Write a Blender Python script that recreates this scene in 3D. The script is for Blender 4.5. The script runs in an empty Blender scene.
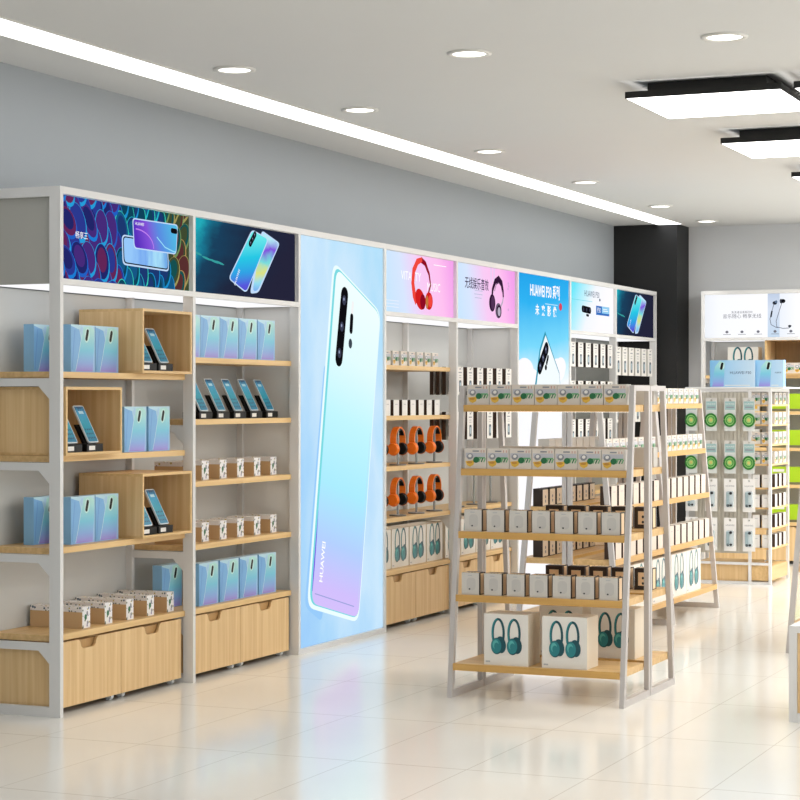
import bpy, math, random
from mathutils import Matrix, Vector
random.seed(7)
SC = bpy.context.scene
COL = SC.collection
PI = math.pi
R90 = -PI / 2          # a thing turned to face the shop front (-x)

# ------------------------------------------------------------------ materials
def lin(c):
    return tuple(((v / 255) / 12.92 if v / 255 <= 0.04045 else ((v / 255 + 0.055) / 1.055) ** 2.4) for v in c) + (1.0,)

MATS = {}
def new_mat(name):
    m = bpy.data.materials.new(name)
    m.use_nodes = True
    nt = m.node_tree
    nt.nodes.clear()
    out = nt.nodes.new('ShaderNodeOutputMaterial')
    return m, nt, out

def pmat(name, rgb, rough=0.5, metal=0.0, spec=0.5, emit=None, estr=0.0, trans=0.0, var=0.0, coat=0.0):
    if name in MATS: return MATS[name]
    m, nt, out = new_mat(name)
    b = nt.nodes.new('ShaderNodeBsdfPrincipled')
    b.inputs['Base Color'].default_value = lin(rgb)
    b.inputs['Roughness'].default_value = rough
    b.inputs['Metallic'].default_value = metal
    b.inputs['Specular IOR Level'].default_value = spec
    b.inputs['Transmission Weight'].default_value = trans
    b.inputs['Coat Weight'].default_value = coat
    if emit:
        b.inputs['Emission Color'].default_value = lin(emit)
        b.inputs['Emission Strength'].default_value = estr
    if var:
        tc = nt.nodes.new('ShaderNodeTexCoord'); n = nt.nodes.new('ShaderNodeTexNoise')
        n.inputs['Scale'].default_value = 3.0
        mr = nt.nodes.new('ShaderNodeMapRange')
        mr.inputs['To Min'].default_value = 1 - var; mr.inputs['To Max'].default_value = 1 + var
        mx = nt.nodes.new('ShaderNodeMix'); mx.data_type = 'RGBA'; mx.blend_type = 'MULTIPLY'
        mx.inputs['Factor'].default_value = 1
        mx.inputs[6].default_value = lin(rgb)
        nt.links.new(tc.outputs['Object'], n.inputs['Vector'])
        nt.links.new(n.outputs['Fac'], mr.inputs['Value'])
        nt.links.new(mr.outputs[0], mx.inputs[7])
        nt.links.new(mx.outputs[2], b.inputs['Base Color'])
    nt.links.new(b.outputs[0], out.inputs[0])
    MATS[name] = m
    return m

def emat(name, rgb, s=1.0):
    if name in MATS: return MATS[name]
    m, nt, out = new_mat(name)
    e = nt.nodes.new('ShaderNodeEmission')
    e.inputs[0].default_value = lin(rgb); e.inputs[1].default_value = s
    nt.links.new(e.outputs[0], out.inputs[0])
    MATS[name] = m
    return m

def grad(name, abc, stops, s=1.0, lit=False, noise=None, rough=0.4):
    """ramp along a*x + b*z + c of the object's own coordinates; emission unless lit"""
    if name in MATS: return MATS[name]
    m, nt, out = new_mat(name)
    L = nt.links.new
    tc = nt.nodes.new('ShaderNodeTexCoord'); sp = nt.nodes.new('ShaderNodeSeparateXYZ')
    L(tc.outputs['Object'], sp.inputs[0])
    def mth(op, a, b):
        n = nt.nodes.new('ShaderNodeMath'); n.operation = op
        for i, q in enumerate((a, b)):
            if hasattr(q, 'is_output'): L(q, n.inputs[i])
            else: n.inputs[i].default_value = q
        return n.outputs[0]
    t = mth('ADD', mth('MULTIPLY', sp.outputs[0], abc[0]), mth('MULTIPLY', sp.outputs[2], abc[1]))
    t = mth('ADD', t, abc[2])
    if noise:
        n = nt.nodes.new('ShaderNodeTexNoise'); n.inputs['Scale'].default_value = noise[0]
        n.inputs['Detail'].default_value = 5
        mp = nt.nodes.new('ShaderNodeMapping'); mp.inputs['Scale'].default_value = noise[2] if len(noise) > 2 else (1, 1, 1)
        L(tc.outputs['Object'], mp.inputs[0]); L(mp.outputs[0], n.inputs['Vector'])
        t = mth('ADD', t, mth('MULTIPLY', mth('SUBTRACT', n.outputs['Fac'], 0.5), noise[1]))
    r = nt.nodes.new('ShaderNodeValToRGB')
    L(t, r.inputs[0])
    el = r.color_ramp.elements
    while len(el) < len(stops): el.new(0.5)
    for e, (p, c) in zip(el, stops):
        e.position = p; e.color = lin(c)
    if lit:
        b = nt.nodes.new('ShaderNodeBsdfPrincipled'); b.inputs['Roughness'].default_value = rough
        L(r.outputs[0], b.inputs['Base Color'])
        if s:
            L(r.outputs[0], b.inputs['Emission Color']); b.inputs['Emission Strength'].default_value = s
    else:
        b = nt.nodes.new('ShaderNodeEmission'); b.inputs[1].default_value = s
        L(r.outputs[0], b.inputs[0])
    L(b.outputs[0], out.inputs[0])
    MATS[name] = m
    return m

def wood_mat(name, a, b_, axis='Z', scale=1.0, rough=0.45):
    m, nt, out = new_mat(name); L = nt.links.new
    tc = nt.nodes.new('ShaderNodeTexCoord'); mp = nt.nodes.new('ShaderNodeMapping')
    s = [42 * scale, 42 * scale, 42 * scale]; s['XYZ'.index(axis)] = 1.2 * scale
    mp.inputs['Scale'].default_value = s
    n = nt.nodes.new('ShaderNodeTexNoise'); n.inputs['Scale'].default_value = 1.0; n.inputs['Detail'].default_value = 4
    n.inputs['Distortion'].default_value = 0.4
    r = nt.nodes.new('ShaderNodeValToRGB')
    r.color_ramp.elements[0].position = 0.3; r.color_ramp.elements[0].color = lin(a)
    r.color_ramp.elements[1].position = 0.7; r.color_ramp.elements[1].color = lin(b_)
    bs = nt.nodes.new('ShaderNodeBsdfPrincipled'); bs.inputs['Roughness'].default_value = rough
    L(tc.outputs['Object'], mp.inputs[0]); L(mp.outputs[0], n.inputs['Vector']); L(n.outputs['Fac'], r.inputs[0])
    L(r.outputs[0], bs.inputs['Base Color']); L(bs.outputs[0], out.inputs[0])
    MATS[name] = m
    return m

def floor_mat():
    m, nt, out = new_mat('cream_tile'); L = nt.links.new
    tc = nt.nodes.new('ShaderNodeTexCoord'); sp = nt.nodes.new('ShaderNodeSeparateXYZ')
    L(tc.outputs['Object'], sp.inputs[0])
    def line(o, period, phase, w):
        a = nt.nodes.new('ShaderNodeMath'); a.operation = 'SUBTRACT'; L(o, a.inputs[0]); a.inputs[1].default_value = phase - period / 2
        w_ = nt.nodes.new('ShaderNodeMath'); w_.operation = 'FLOORED_MODULO'; L(a.outputs[0], w_.inputs[0]); w_.inputs[1].default_value = period
        s = nt.nodes.new('ShaderNodeMath'); s.operation = 'SUBTRACT'; L(w_.outputs[0], s.inputs[0]); s.inputs[1].default_value = period / 2
        b = nt.nodes.new('ShaderNodeMath'); b.operation = 'ABSOLUTE'; L(s.outputs[0], b.inputs[0])
        c = nt.nodes.new('ShaderNodeMath'); c.operation = 'LESS_THAN'; L(b.outputs[0], c.inputs[0]); c.inputs[1].default_value = w
        return c.outputs[0]
    mx = nt.nodes.new('ShaderNodeMath'); mx.operation = 'MAXIMUM'
    L(line(sp.outputs[0], 1.02, 7.253, 0.0042), mx.inputs[0]); L(line(sp.outputs[1], 0.488, 1.875, 0.0022), mx.inputs[1])
    n = nt.nodes.new('ShaderNodeTexNoise'); n.inputs['Scale'].default_value = 0.9; n.inputs['Detail'].default_value = 4
    L(tc.outputs['Object'], n.inputs['Vector'])
    r = nt.nodes.new('ShaderNodeValToRGB')
    r.color_ramp.elements[0].position = 0.3; r.color_ramp.elements[0].color = lin((231, 228, 221))
    r.color_ramp.elements[1].position = 0.7; r.color_ramp.elements[1].color = lin((237, 235, 229))
    L(n.outputs['Fac'], r.inputs[0])
    mc = nt.nodes.new('ShaderNodeMix'); mc.data_type = 'RGBA'
    L(mx.outputs[0], mc.inputs['Factor']); L(r.outputs[0], mc.inputs[6]); mc.inputs[7].default_value = lin((204, 198, 188))
    b = nt.nodes.new('ShaderNodeBsdfPrincipled')
    L(mc.outputs[2], b.inputs['Base Color'])
    b.inputs['Roughness'].default_value = 0.13; b.inputs['Specular IOR Level'].default_value = 0.62
    L(b.outputs[0], out.inputs[0])
    return m

def speckle(name, base, spots, scale, thr):
    if name in MATS: return MATS[name]
    m, nt, out = new_mat(name); L = nt.links.new
    tc = nt.nodes.new('ShaderNodeTexCoord'); v = nt.nodes.new('ShaderNodeTexVoronoi'); v.inputs['Scale'].default_value = scale
    v.inputs['Randomness'].default_value = 0.8
    L(tc.outputs['Object'], v.inputs['Vector'])
    lt = nt.nodes.new('ShaderNodeMath'); lt.operation = 'LESS_THAN'; lt.inputs[1].default_value = thr
    L(v.outputs['Distance'], lt.inputs[0])
    r = nt.nodes.new('ShaderNodeValToRGB'); r.color_ramp.interpolation = 'CONSTANT'
    el = r.color_ramp.elements
    while len(el) < len(spots): el.new(0.5)
    for i, c in enumerate(spots):
        el[i].position = i / len(spots); el[i].color = lin(c)
    sp = nt.nodes.new('ShaderNodeSeparateColor'); L(v.outputs['Color'], sp.inputs[0]); L(sp.outputs[0], r.inputs[0])
    mc = nt.nodes.new('ShaderNodeMix'); mc.data_type = 'RGBA'
    L(lt.outputs[0], mc.inputs['Factor']); mc.inputs[6].default_value = lin(base); L(r.outputs[0], mc.inputs[7])
    b = nt.nodes.new('ShaderNodeBsdfPrincipled'); b.inputs['Roughness'].default_value = 0.4
    L(mc.outputs[2], b.inputs['Base Color']); L(b.outputs[0], out.inputs[0])
    MATS[name] = m
    return m

def feather_mat():
    m, nt, out = new_mat('feather_print'); L = nt.links.new
    N = nt.nodes.new
    tc = N('ShaderNodeTexCoord'); mp = N('ShaderNodeMapping')
    mp.inputs['Scale'].default_value = (10.0, 1.0, 7.0); mp.inputs['Rotation'].default_value = (0, 0.5, 0)
    n = N('ShaderNodeTexNoise'); n.inputs['Scale'].default_value = 4.0; n.inputs['Detail'].default_value = 3
    ad = N('ShaderNodeMix'); ad.data_type = 'RGBA'; ad.blend_type = 'LINEAR_LIGHT'; ad.inputs['Factor'].default_value = 0.12
    L(tc.outputs['Object'], ad.inputs[6]); L(tc.outputs['Object'], n.inputs['Vector']); L(n.outputs['Color'], ad.inputs[7])
    L(ad.outputs[2], mp.inputs[0])
    v = N('ShaderNodeTexVoronoi'); v.feature = 'DISTANCE_TO_EDGE'; v.inputs['Scale'].default_value = 1.0
    L(mp.outputs[0], v.inputs['Vector'])
    v2 = N('ShaderNodeTexVoronoi'); v2.inputs['Scale'].default_value = 1.0; L(mp.outputs[0], v2.inputs['Vector'])
    r1 = N('ShaderNodeValToRGB'); el = r1.color_ramp.elements
    for p, c in ((0.0, (60, 190, 225)), (0.06, (25, 130, 205)), (0.16, (30, 70, 170)), (0.30, (95, 40, 110)), (0.45, (40, 75, 170)), (0.6, (110, 35, 70))):
        e = el.new(p); e.color = lin(c)
    el.remove(el[-1]); 
    L(v.outputs['Distance'], r1.inputs[0])
    r2 = N('ShaderNodeValToRGB'); el = r2.color_ramp.elements
    for p, c in ((0.0, (190, 175, 95)), (0.06, (60, 215, 190)), (0.16, (30, 130, 125)), (0.34, (20, 70, 85)), (0.5, (110, 85, 50))):
        e = el.new(p); e.color = lin(c)
    el.remove(el[-1])
    L(v.outputs['Distance'], r2.inputs[0])
    sp = N('ShaderNodeSeparateXYZ'); L(tc.outputs['Object'], sp.inputs[0])
    mr = N('ShaderNodeMapRange'); mr.inputs['From Min'].default_value = 0.45; mr.inputs['From Max'].default_value = 1.0
    L(sp.outputs[0], mr.inputs['Value'])
    mx = N('ShaderNodeMix'); mx.data_type = 'RGBA'
    L(mr.outputs[0], mx.inputs['Factor']); L(r1.outputs[0], mx.inputs[6]); L(r2.outputs[0], mx.inputs[7])
    e = N('ShaderNodeEmission'); e.inputs[1].default_value = 0.85
    L(mx.outputs[2], e.inputs[0]); L(e.outputs[0], out.inputs[0])
    return m

WHITE = pmat('white_metal', (222, 221, 219), 0.4, var=0.02)
WOOD = wood_mat('maple_wood', (214, 176, 122), (232, 200, 150), 'Z')
WOODX = wood_mat('maple_shelf', (205, 168, 112), (226, 190, 136), 'X')
WOODE = wood_mat('maple_edge', (214, 176, 118), (232, 198, 142), 'X')
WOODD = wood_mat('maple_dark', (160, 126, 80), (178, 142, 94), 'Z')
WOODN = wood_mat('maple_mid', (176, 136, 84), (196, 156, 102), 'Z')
WOODG = wood_mat('golden_edge', (200, 154, 84), (214, 170, 98), 'X')
GREY = pmat('grey_back', (196, 197, 194), 0.6, var=0.03)
GREYD = pmat('grey_panel', (176, 175, 168), 0.6, var=0.02)
DGREY = pmat('dark_grey_back', (140, 142, 138), 0.6, var=0.03)
BLACKB = pmat('black_back', (14, 14, 14), 0.6, var=0.05)
BLACK = pmat('black_plastic', (9, 9, 9), 0.5, spec=.3)
WPL = pmat('white_plastic', (228, 228, 226), 0.4)
CLEAR = pmat('clear_wheel', (215, 222, 226), 0.25)
KRAFT = pmat('kraft_card', (208, 174, 130), 0.7, var=0.05)
KRAFT2 = pmat('kraft_light', (242, 214, 176), 0.7, var=0.04)
BROWN = pmat('brown_card', (62, 42, 30), 0.6, var=0.05)
DBROWN = pmat('dark_brown_card', (48, 36, 30), 0.6, var=0.05)
CARD = pmat('white_card', (232, 229, 224), 0.45)
CARDG = pmat('grey_white_card', (206, 202, 195), 0.45)
BLUEBOX = pmat('blue_box_side', (140, 190, 228), 0.4)
BLUEF = grad('blue_box_front', (0, 4.8, 0), [(0, (150, 182, 230)), (0.5, (160, 204, 232)), (1, (184, 218, 232))], 0.0, lit=True)
BPHONE = grad('box_phone_print', (0, 4.8, 0), [(0.02, (160, 142, 220)), (0.22, (138, 172, 226)), (0.5, (120, 198, 222)), (0.95, (176, 222, 216))], 0.0, lit=True)
SCREEN = grad('phone_screen', (0, 5.0, 0), [(0.05, (24, 112, 142)), (0.45, (34, 140, 160)), (0.8, (60, 146, 186)), (0.95, (12, 40, 78))], 0.22, lit=True, noise=(60, 0.5))
FLORAL = speckle('floral_print', (238, 236, 236), [(90, 110, 130), (70, 90, 60), (150, 140, 170), (196, 180, 110)], 60, 0.36)
SPECK = speckle('bubble_print', (222, 219, 214), [(120, 125, 150), (60, 70, 80), (160, 160, 175)], 45, 0.4)
TEAL = pmat('teal_print', (42, 130, 136), 0.35)
TEALD = pmat('dark_teal_print', (24, 78, 88), 0.35)
TEALL = pmat('light_teal_print', (90, 180, 176), 0.35)
GREEN = pmat('green_print', (36, 108, 66), 0.4)
GREENL = pmat('light_green_print', (110, 170, 120), 0.4)
YEL = pmat('yellow_print', (226, 182, 70), 0.4)
INK = pmat('ink_print', (40, 42, 46), 0.5)
INKG = pmat('grey_ink_print', (140, 142, 148), 0.5)
INKL = pmat('pale_ink_print', (180, 180, 182), 0.5)
REDI = pmat('red_ink_print', (190, 110, 90), 0.5)
ORANGE = pmat('orange_plastic', (244, 122, 24), 0.35)
LIME = pmat('lime_card', (168, 206, 28), 0.45)
CGREEN = pmat('green_cable', (24, 112, 30), 0.4)
CGREENL = pmat('pale_green_cable', (150, 208, 120), 0.4)
STEEL = pmat('steel_wire', (190, 190, 186), 0.35, metal=0.6)
ACRYL = pmat('clear_acrylic', (190, 196, 198), 0.15, trans=0.6)
SLAT = pmat('slat_board', (196, 190, 176), 0.5)

# ------------------------------------------------------------------ mesh builder
class MB:
    def __init__(s):
        s.v, s.f, s.m, s.mats, s.sm = [], [], [], [], []
    def mi(s, mat):
        if mat not in s.mats: s.mats.append(mat)
        return s.mats.index(mat)
    def add(s, vs, fs, mat, smooth=False):
        o = len(s.v); k = s.mi(mat)
        s.v += [tuple(p) for p in vs]
        for f in fs:
            s.f.append([i + o for i in f]); s.m.append(k); s.sm.append(smooth)
        return s
    def box(s, x0, x1, y0, y1, z0, z1, mat, front=None, top=None, side=None, back=None):
        vs = [(x0,y0,z0),(x1,y0,z0),(x1,y1,z0),(x0,y1,z0),(x0,y0,z1),(x1,y0,z1),(x1,y1,z1),(x0,y1,z1)]
        s.add(vs, [(0,3,2,1)], mat); s.add(vs, [(4,5,6,7)], top or mat); s.add(vs, [(0,1,5,4)], front or mat)
        s.add(vs, [(2,3,7,6)], back or mat); s.add(vs, [(1,2,6,5),(3,0,4,7)], side or mat)
        return s
    def hexa(s, b, t, mat):
        """b, t: 4 bottom and 4 top points, counter-clockwise from above"""
        s.add(list(b) + list(t), [(0,3,2,1),(4,5,6,7),(0,1,5,4),(1,2,6,5),(2,3,7,6),(3,0,4,7)], mat)
        return s
    def prism(s, pts, y0, y1, mat, edge=None):
        """outline (x,z) counter-clockwise seen from the front (-y), extruded y0..y1"""
        n = len(pts)
        vs = [(p[0], y0, p[1]) for p in pts] + [(p[0], y1, p[1]) for p in pts]
        s.add(vs, [list(range(n)), list(range(2 * n - 1, n - 1, -1))], mat)
        s.add(vs, [(i, i + n, (i + 1) % n + n, (i + 1) % n) for i in range(n)], edge or mat)
        return s
    def flat(s, pts, lay, mat):
        """printed patch facing -y; lay counts printed layers of 0.6 mm"""
        y = -0.0006 * lay
        s.add([(p[0], y, p[1]) for p in pts], [list(range(len(pts)))], mat)
        return s
    def rect(s, u0, v0, u1, v1, lay, mat):
        return s.flat([(u0,v0),(u1,v0),(u1,v1),(u0,v1)], lay, mat)
    def ell(s, cu, cv, a, b, lay, mat, rot=0, n=20):
        c, q = math.cos(rot), math.sin(rot)
        return s.flat([(cu + a*math.cos(t)*c - b*math.sin(t)*q, cv + a*math.cos(t)*q + b*math.sin(t)*c)
                       for t in [2*PI*i/n for i in range(n)]], lay, mat)
    def stroke(s, pts, w, lay, mat):
        """line of width w (a number or one per point)"""
        n = len(pts); L_, R_ = [], []
        for i, p in enumerate(pts):
            a = pts[max(0, i-1)]; b = pts[min(n-1, i+1)]
            d = Vector((b[0]-a[0], b[1]-a[1])); d.normalize()
            h = (w[i] if isinstance(w, (list, tuple)) else w) / 2
            L_.append((p[0] - d.y*h, p[1] + d.x*h)); R_.append((p[0] + d.y*h, p[1] - d.x*h))
        y = -0.0006 * lay
        vs = [(q[0], y, q[1]) for q in R_] + [(q[0], y, q[1]) for q in L_]
        s.add(vs, [(i, i+1, n+i+1, n+i) for i in range(n-1)], mat)
        return s
    def tube(s, pts, r, mat, n=8, close=True):
        rings = []
        pts = [Vector(p) for p in pts]
        vs = []
        up = Vector((0, 0, 1))
        for i, p in enumerate(pts):
            d = (pts[min(len(pts)-1, i+1)] - pts[max(0, i-1)]).normalized()
            a = d.cross(up)
            if a.length < 1e-3: a = d.cross(Vector((1, 0, 0)))
            a.normalize(); b = d.cross(a)
            rr = r[i] if isinstance(r, (list, tuple)) else r
            for k in range(n):
                t = 2*PI*k/n
                vs.append(p + a*rr*math.cos(t) + b*rr*math.sin(t))
        fs = []
        for i in range(len(pts)-1):
            for k in range(n):
                fs.append((i*n+k, (i+1)*n+k, (i+1)*n+(k+1) % n, i*n+(k+1) % n))
        s.add(vs, fs, mat, True)
        if close:
            m = (len(pts)-1)*n
            s.add(vs, [list(range(n)), [m+k for k in range(n-1, -1, -1)]], mat)
        return s
    def disc(s, c, r, h, axis, mat, n=24, r2=None):
        """cylinder from c along axis by h"""
        ax = {'x': Vector((1,0,0)), 'y': Vector((0,1,0)), 'z': Vector((0,0,1))}[axis]
        a = Vector(c); return s.tube([a, a + ax*h], [r, r if r2 is None else r2], mat, n)
    def text(s, body, size, u, v, lay, mat, align='CENTER', rot=0, sx=1.0, bold=0.0):
        cu = bpy.data.curves.new('lettering', 'FONT')
        cu.body = body; cu.size = size; cu.align_x = align; cu.align_y = 'CENTER'; cu.resolution_u = 2; cu.offset = bold
        o = bpy.data.objects.new('lettering', cu); COL.objects.link(o)
        dg = bpy.context.evaluated_depsgraph_get()
        me = bpy.data.meshes.new_from_object(o.evaluated_get(dg))
        c, q = math.cos(rot), math.sin(rot)
        vs = []
        for p in me.vertices:
            x, z = p.co.x*sx, p.co.y
            vs.append((u + x*c - z*q, -0.0006*lay, v + x*q + z*c))
        s.add(vs, [list(p.vertices) for p in me.polygons], mat)
        bpy.data.objects.remove(o); bpy.data.curves.remove(cu); bpy.data.meshes.remove(me)
        return s
    def build(s, name, parent=None, loc=(0,0,0), rz=0, bevel=0):
        me = bpy.data.meshes.new(name)
        me.from_pydata(s.v, [], s.f)
        for m in s.mats: me.materials.append(m)
        me.polygons.foreach_set('material_index', s.m)
        me.polygons.foreach_set('use_smooth', s.sm)
        me.update()
        o = bpy.data.objects.new(name, me); COL.objects.link(o)
        o.location = loc; o.rotation_euler = (0, 0, rz)
        if parent: o.parent = parent
        if bevel:
            b = o.modifiers.new('edge', 'BEVEL'); b.width = bevel; b.segments = 2; b.limit_method = 'ANGLE'
        return o

def tag(o, label=None, cat=None, group=None, kind=None):
    if label: o['label'] = label
    if cat: o['category'] = cat
    if group: o['group'] = group
    if kind: o['kind'] = kind
    return o
def empty(name, loc=(0,0,0), rz=0):
    o = bpy.data.objects.new(name, None); COL.objects.link(o)
    o.location = loc; o.rotation_euler = (0, 0, rz); o.empty_display_size = 0.1
    return o
KIDS = {}
def kid(parent, o):
    o.parent = parent; KIDS.setdefault(parent.name, []).append(o); return o
USED = set()
def copy_tree(o):
    c = o.copy(); COL.objects.link(c)
    for ch in list(o.children):
        d = ch.copy(); COL.objects.link(d); d.parent = c
        for g in list(ch.children):
            e = g.copy(); COL.objects.link(e); e.parent = d
    return c
def place(proto, loc, rz, label, cat, group):
    if proto.name not in USED:
        USED.add(proto.name); o = proto
    else:
        o = copy_tree(proto)
    o.location = loc; o.rotation_euler = (0, 0, rz)
    tag(o, label, cat, group)
    return o
ORD = ['first', 'second', 'third', 'fourth', 'fifth', 'sixth', 'seventh', 'eighth', 'ninth', 'tenth']
def rrect(u0, v0, u1, v1, r, n=5):
    pts = []
    for cx, cy, a in ((u1-r, v0+r, -90), (u1-r, v1-r, 0), (u0+r, v1-r, 90), (u0+r, v0+r, 180)):
        for k in range(n+1):
            t = math.radians(a + 90*k/n); pts.append((cx + r*math.cos(t), cy + r*math.sin(t)))
    return pts
def roundquad(q, r, n=5):
    """quad corners counter-clockwise, rounded"""
    out = []
    for i in range(4):
        p = Vector(q[i]); a = Vector(q[i-1]); b = Vector(q[(i+1) % 4])
        da = (a-p).normalized()*r; db = (b-p).normalized()*r
        for k in range(n+1):
            t = k/n
            w = (p+da)*(1-t)**2 + p*2*t*(1-t) + (p+db)*t*t
            out.append((w.x, w.y))
    return out
def bil(q, s, t):
    """point in quad TL,TR,BR,BL at s (left-right), t (top-bottom)"""
    TL, TR, BR, BL = [Vector(p) for p in q]
    p = (TL*(1-s) + TR*s)*(1-t) + (BL*(1-s) + BR*s)*t
    return (p.x, p.y)
def capsule(a, b, w, n=8):
    a = Vector(a); b = Vector(b); d = (b-a).normalized(); ang = math.atan2(d.y, d.x); pts = []
    for c, s0 in ((b, -90), (a, 90)):
        for k in range(n+1):
            t = ang + math.radians(s0 + 180*k/n); pts.append((c.x + w/2*math.cos(t), c.y + w/2*math.sin(t)))
    return pts

# ------------------------------------------------------------------ room shell
CEIL = 3.02; WALLY = 5.42; BACKX = 17.84
XA, YA = -6.0, -6.0
def struct(mb, name, **k):
    o = mb.build(name, **k); o['kind'] = 'structure'; return o
struct(MB().box(XA, BACKX+.2, YA, WALLY+.2, -.1, 0, floor_mat()), 'floor')
CEILM = pmat('ceiling_paint', (212, 212, 210), 0.8, var=0.01)
WALLM = pmat('wall_paint', (160, 165, 168), 0.7, var=0.015)
BACKM = pmat('back_wall_paint', (212, 213, 214), 0.7, var=0.015)
struct(MB().box(XA, BACKX+.2, YA, WALLY+.2, CEIL, CEIL+.1, CEILM), 'ceiling')
struct(MB().box(XA, BACKX+.2, WALLY, WALLY+.2, 0, CEIL, WALLM), 'wall_left')
struct(MB().box(BACKX, BACKX+.2, YA, WALLY, 0, CEIL, BACKM), 'wall_back')
struct(MB().box(XA-.2, XA, YA, WALLY+.2, 0, CEIL, WALLM), 'wall_front')
col = struct(MB().box(17.44, BACKX, 4.83, WALLY, 0, CEIL, pmat('black_column_paint', (15, 15, 15), 0.6, var=0.08)), 'trim_1', bevel=.004)

# ------------------------------------------------------------------ ceiling lamps
GLOW = emat('lamp_glow', (255, 252, 246), 5.0)
GLOWS = emat('strip_glow', (252, 253, 255), 3.0)
GLOWP = emat('panel_glow', (255, 252, 248), 6.0)
RING = pmat('lamp_ring', (222, 220, 214), 0.4)
dl0 = empty('downlight')
m = MB()
n = 28
for a, b, z0, z1 in ((.118, .118, .012, 0.0), (.118, .088, 0.0, 0.0)):
    pass
vs = []
for r, z in ((.102, 0.0), (.102, -.007), (.080, -.009), (.076, -.003)):
    vs += [(r*math.cos(2*PI*k/n), r*math.sin(2*PI*k/n), z) for k in range(n)]
fs = [(j*n+k, j*n+(k+1) % n, (j+1)*n+(k+1) % n, (j+1)*n+k) for j in range(3) for k in range(n)]
m.add(vs, fs, RING, True); m.build('trim_ring', dl0)
MB().disc((0, 0, -.004), .076, .003, 'z', GLOW, 28).build('diffuser', dl0)
DL = [(8.45, 4.51), (9.89, 4.51), (11.87, 4.51), (13.83, 4.51), (15.78, 4.51), (17.26, 4.51), (8.48, 3.32), (8.53, 2.15)]
DLN = ['row along the light strip, nearest one', 'row along the light strip, second one', 'row along the light strip, third one',
       'row along the light strip, fourth one', 'row along the light strip, fifth one', 'row along the light strip, farthest one by black column',
       'alone in mid ceiling between strip and square panels', 'in front of the black framed square panels']
EXTRA = [(7.0, 4.5), (5.0, 4.5), (6.8, 3.3), (5.0, 3.3), (6.8, 2.15), (10.3, 1.5), (6.5, 1.0)]
def spot(x, y, e, size=75, col_=(1, .97, .92), blend=.9, z=CEIL-.03, r=.06):
    l = bpy.data.lights.new('downlight_beam', 'SPOT'); l.energy = e; l.spot_size = math.radians(size); l.spot_blend = blend
    l.shadow_soft_size = r; l.color = col_
    o = bpy.data.objects.new('downlight_beam', l); COL.objects.link(o); o.location = (x, y, z)
    return o
for i, (x, y) in enumerate(DL):
    place(dl0, (x, y, CEIL-.0005), 0, 'round white recessed downlight, ' + DLN[i], 'light', 'recessed ceiling downlights')
    spot(x, y, 42, 46, blend=1.0)
for i, (x, y) in enumerate(EXTRA):
    spot(x, y, 42, 46, blend=1.0)
st = empty('light_strip', (7.0, 4.77, CEIL))
tag(st, 'long straight white light strip recessed in ceiling above the wall displays', 'light')
MB().box(-10, 10.43, .008, .227, -.006, -.001, GLOWS).build('diffuser', st)
for a in (0, .228): MB().box(-10, 10.43, a, a+.007, -.008, -.0005, RING).build('edge_profile', st)

pn0 = empty('panel_light')
BLKM = pmat('black_metal', (12, 12, 12), 0.4)
w = .39
m = MB()
for x0, x1, y0, y1 in ((-w, w, -w, -w+.006), (-w, w, w-.006, w), (-w, -w+.006, -w+.006, w-.006), (w-.006, w, -w+.006, w-.006)):
    m.box(x0, x1, y0, y1, -.085, -.052, BLKM)
m.build('frame', pn0)
MB().box(-w+.0065, w-.0065, -w+.0065, w-.0065, -.0855, -.07, GLOWP).build('diffuser', pn0)
MB().box(-w+.02, w-.02, -w+.02, w-.02, -.069, -.052, BLKM).box(-.3, .3, -.3, .3, -.0515, -.0005, BLKM).build('mounting_box', pn0)
PNL = {(0, 0): 'largest and nearest, left column', (1, 0): 'middle of left column', (2, 0): 'farthest, cut by right picture edge',
       (0, 1): 'beside the nearest panel, cut by right picture edge'}
for i in range(3):
    for j in range(2):
        if (i, j) in PNL:
            place(pn0, (9.94+1.9*i, 2.52-.84*j, CEIL), 0, 'black framed square ceiling panel light, ' + PNL[(i, j)], 'light', 'square ceiling panel lights')
def area(x, y, z, sx, sy, e, c=(1, .985, .96)):
    l = bpy.data.lights.new('ceiling_fill', 'AREA'); l.shape = 'RECTANGLE'; l.size = sx; l.size_y = sy; l.energy = e; l.color = c
    o = bpy.data.objects.new('ceiling_fill', l); COL.objects.link(o); o.location = (x, y, z)
    return o
# unseen fill lamps added above the rest of the shop, without panel fixtures
for x in (2.3, 4.2, 6.1):
    for y in (2.52, .9, -.8):
        area(x, y, CEIL-.09, .75, .75, 7)
for x in (8.0, 9.94, 11.84, 13.74, 15.6):
    for y in (.4, -1.4):
        area(x, y, CEIL-.09, .75, .75, 18)
for x, y, p in ((13.74, .9, 26), (15.6, 2.5, 34), (15.6, .9, 30), (16.7, 1.7, 60), (11.84, .9, 22)):  # more unseen lamps added to brighten the far aisle and back wall
    area(x, y, CEIL-.09, .75, .75, p)

# ------------------------------------------------------------------ advertising prints (object coords: u = x, v = z)
def E(name, rgb, s=1.0): return emat('print_' + name, rgb, s)
EW = E('white', (255, 255, 255)); EBLK = E('black', (14, 14, 18)); EGREY = E('grey', (120, 120, 140))

def cam_strip(m, a, b, w, lay):
    m.flat(capsule(a, b, w), lay, EBLK)
    a = Vector(a); b = Vector(b)
    for t in (.08, .5, .92):
        p = a.lerp(b, t); m.ell(p.x, p.y, w*.26, w*.3, lay+1, E('lens', (58, 62, 80)), n=12)
        m.ell(p.x-w*.05, p.y+w*.06, w*.09, w*.1, lay+2, E('lens_glint', (150, 160, 190)), n=8)

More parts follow.
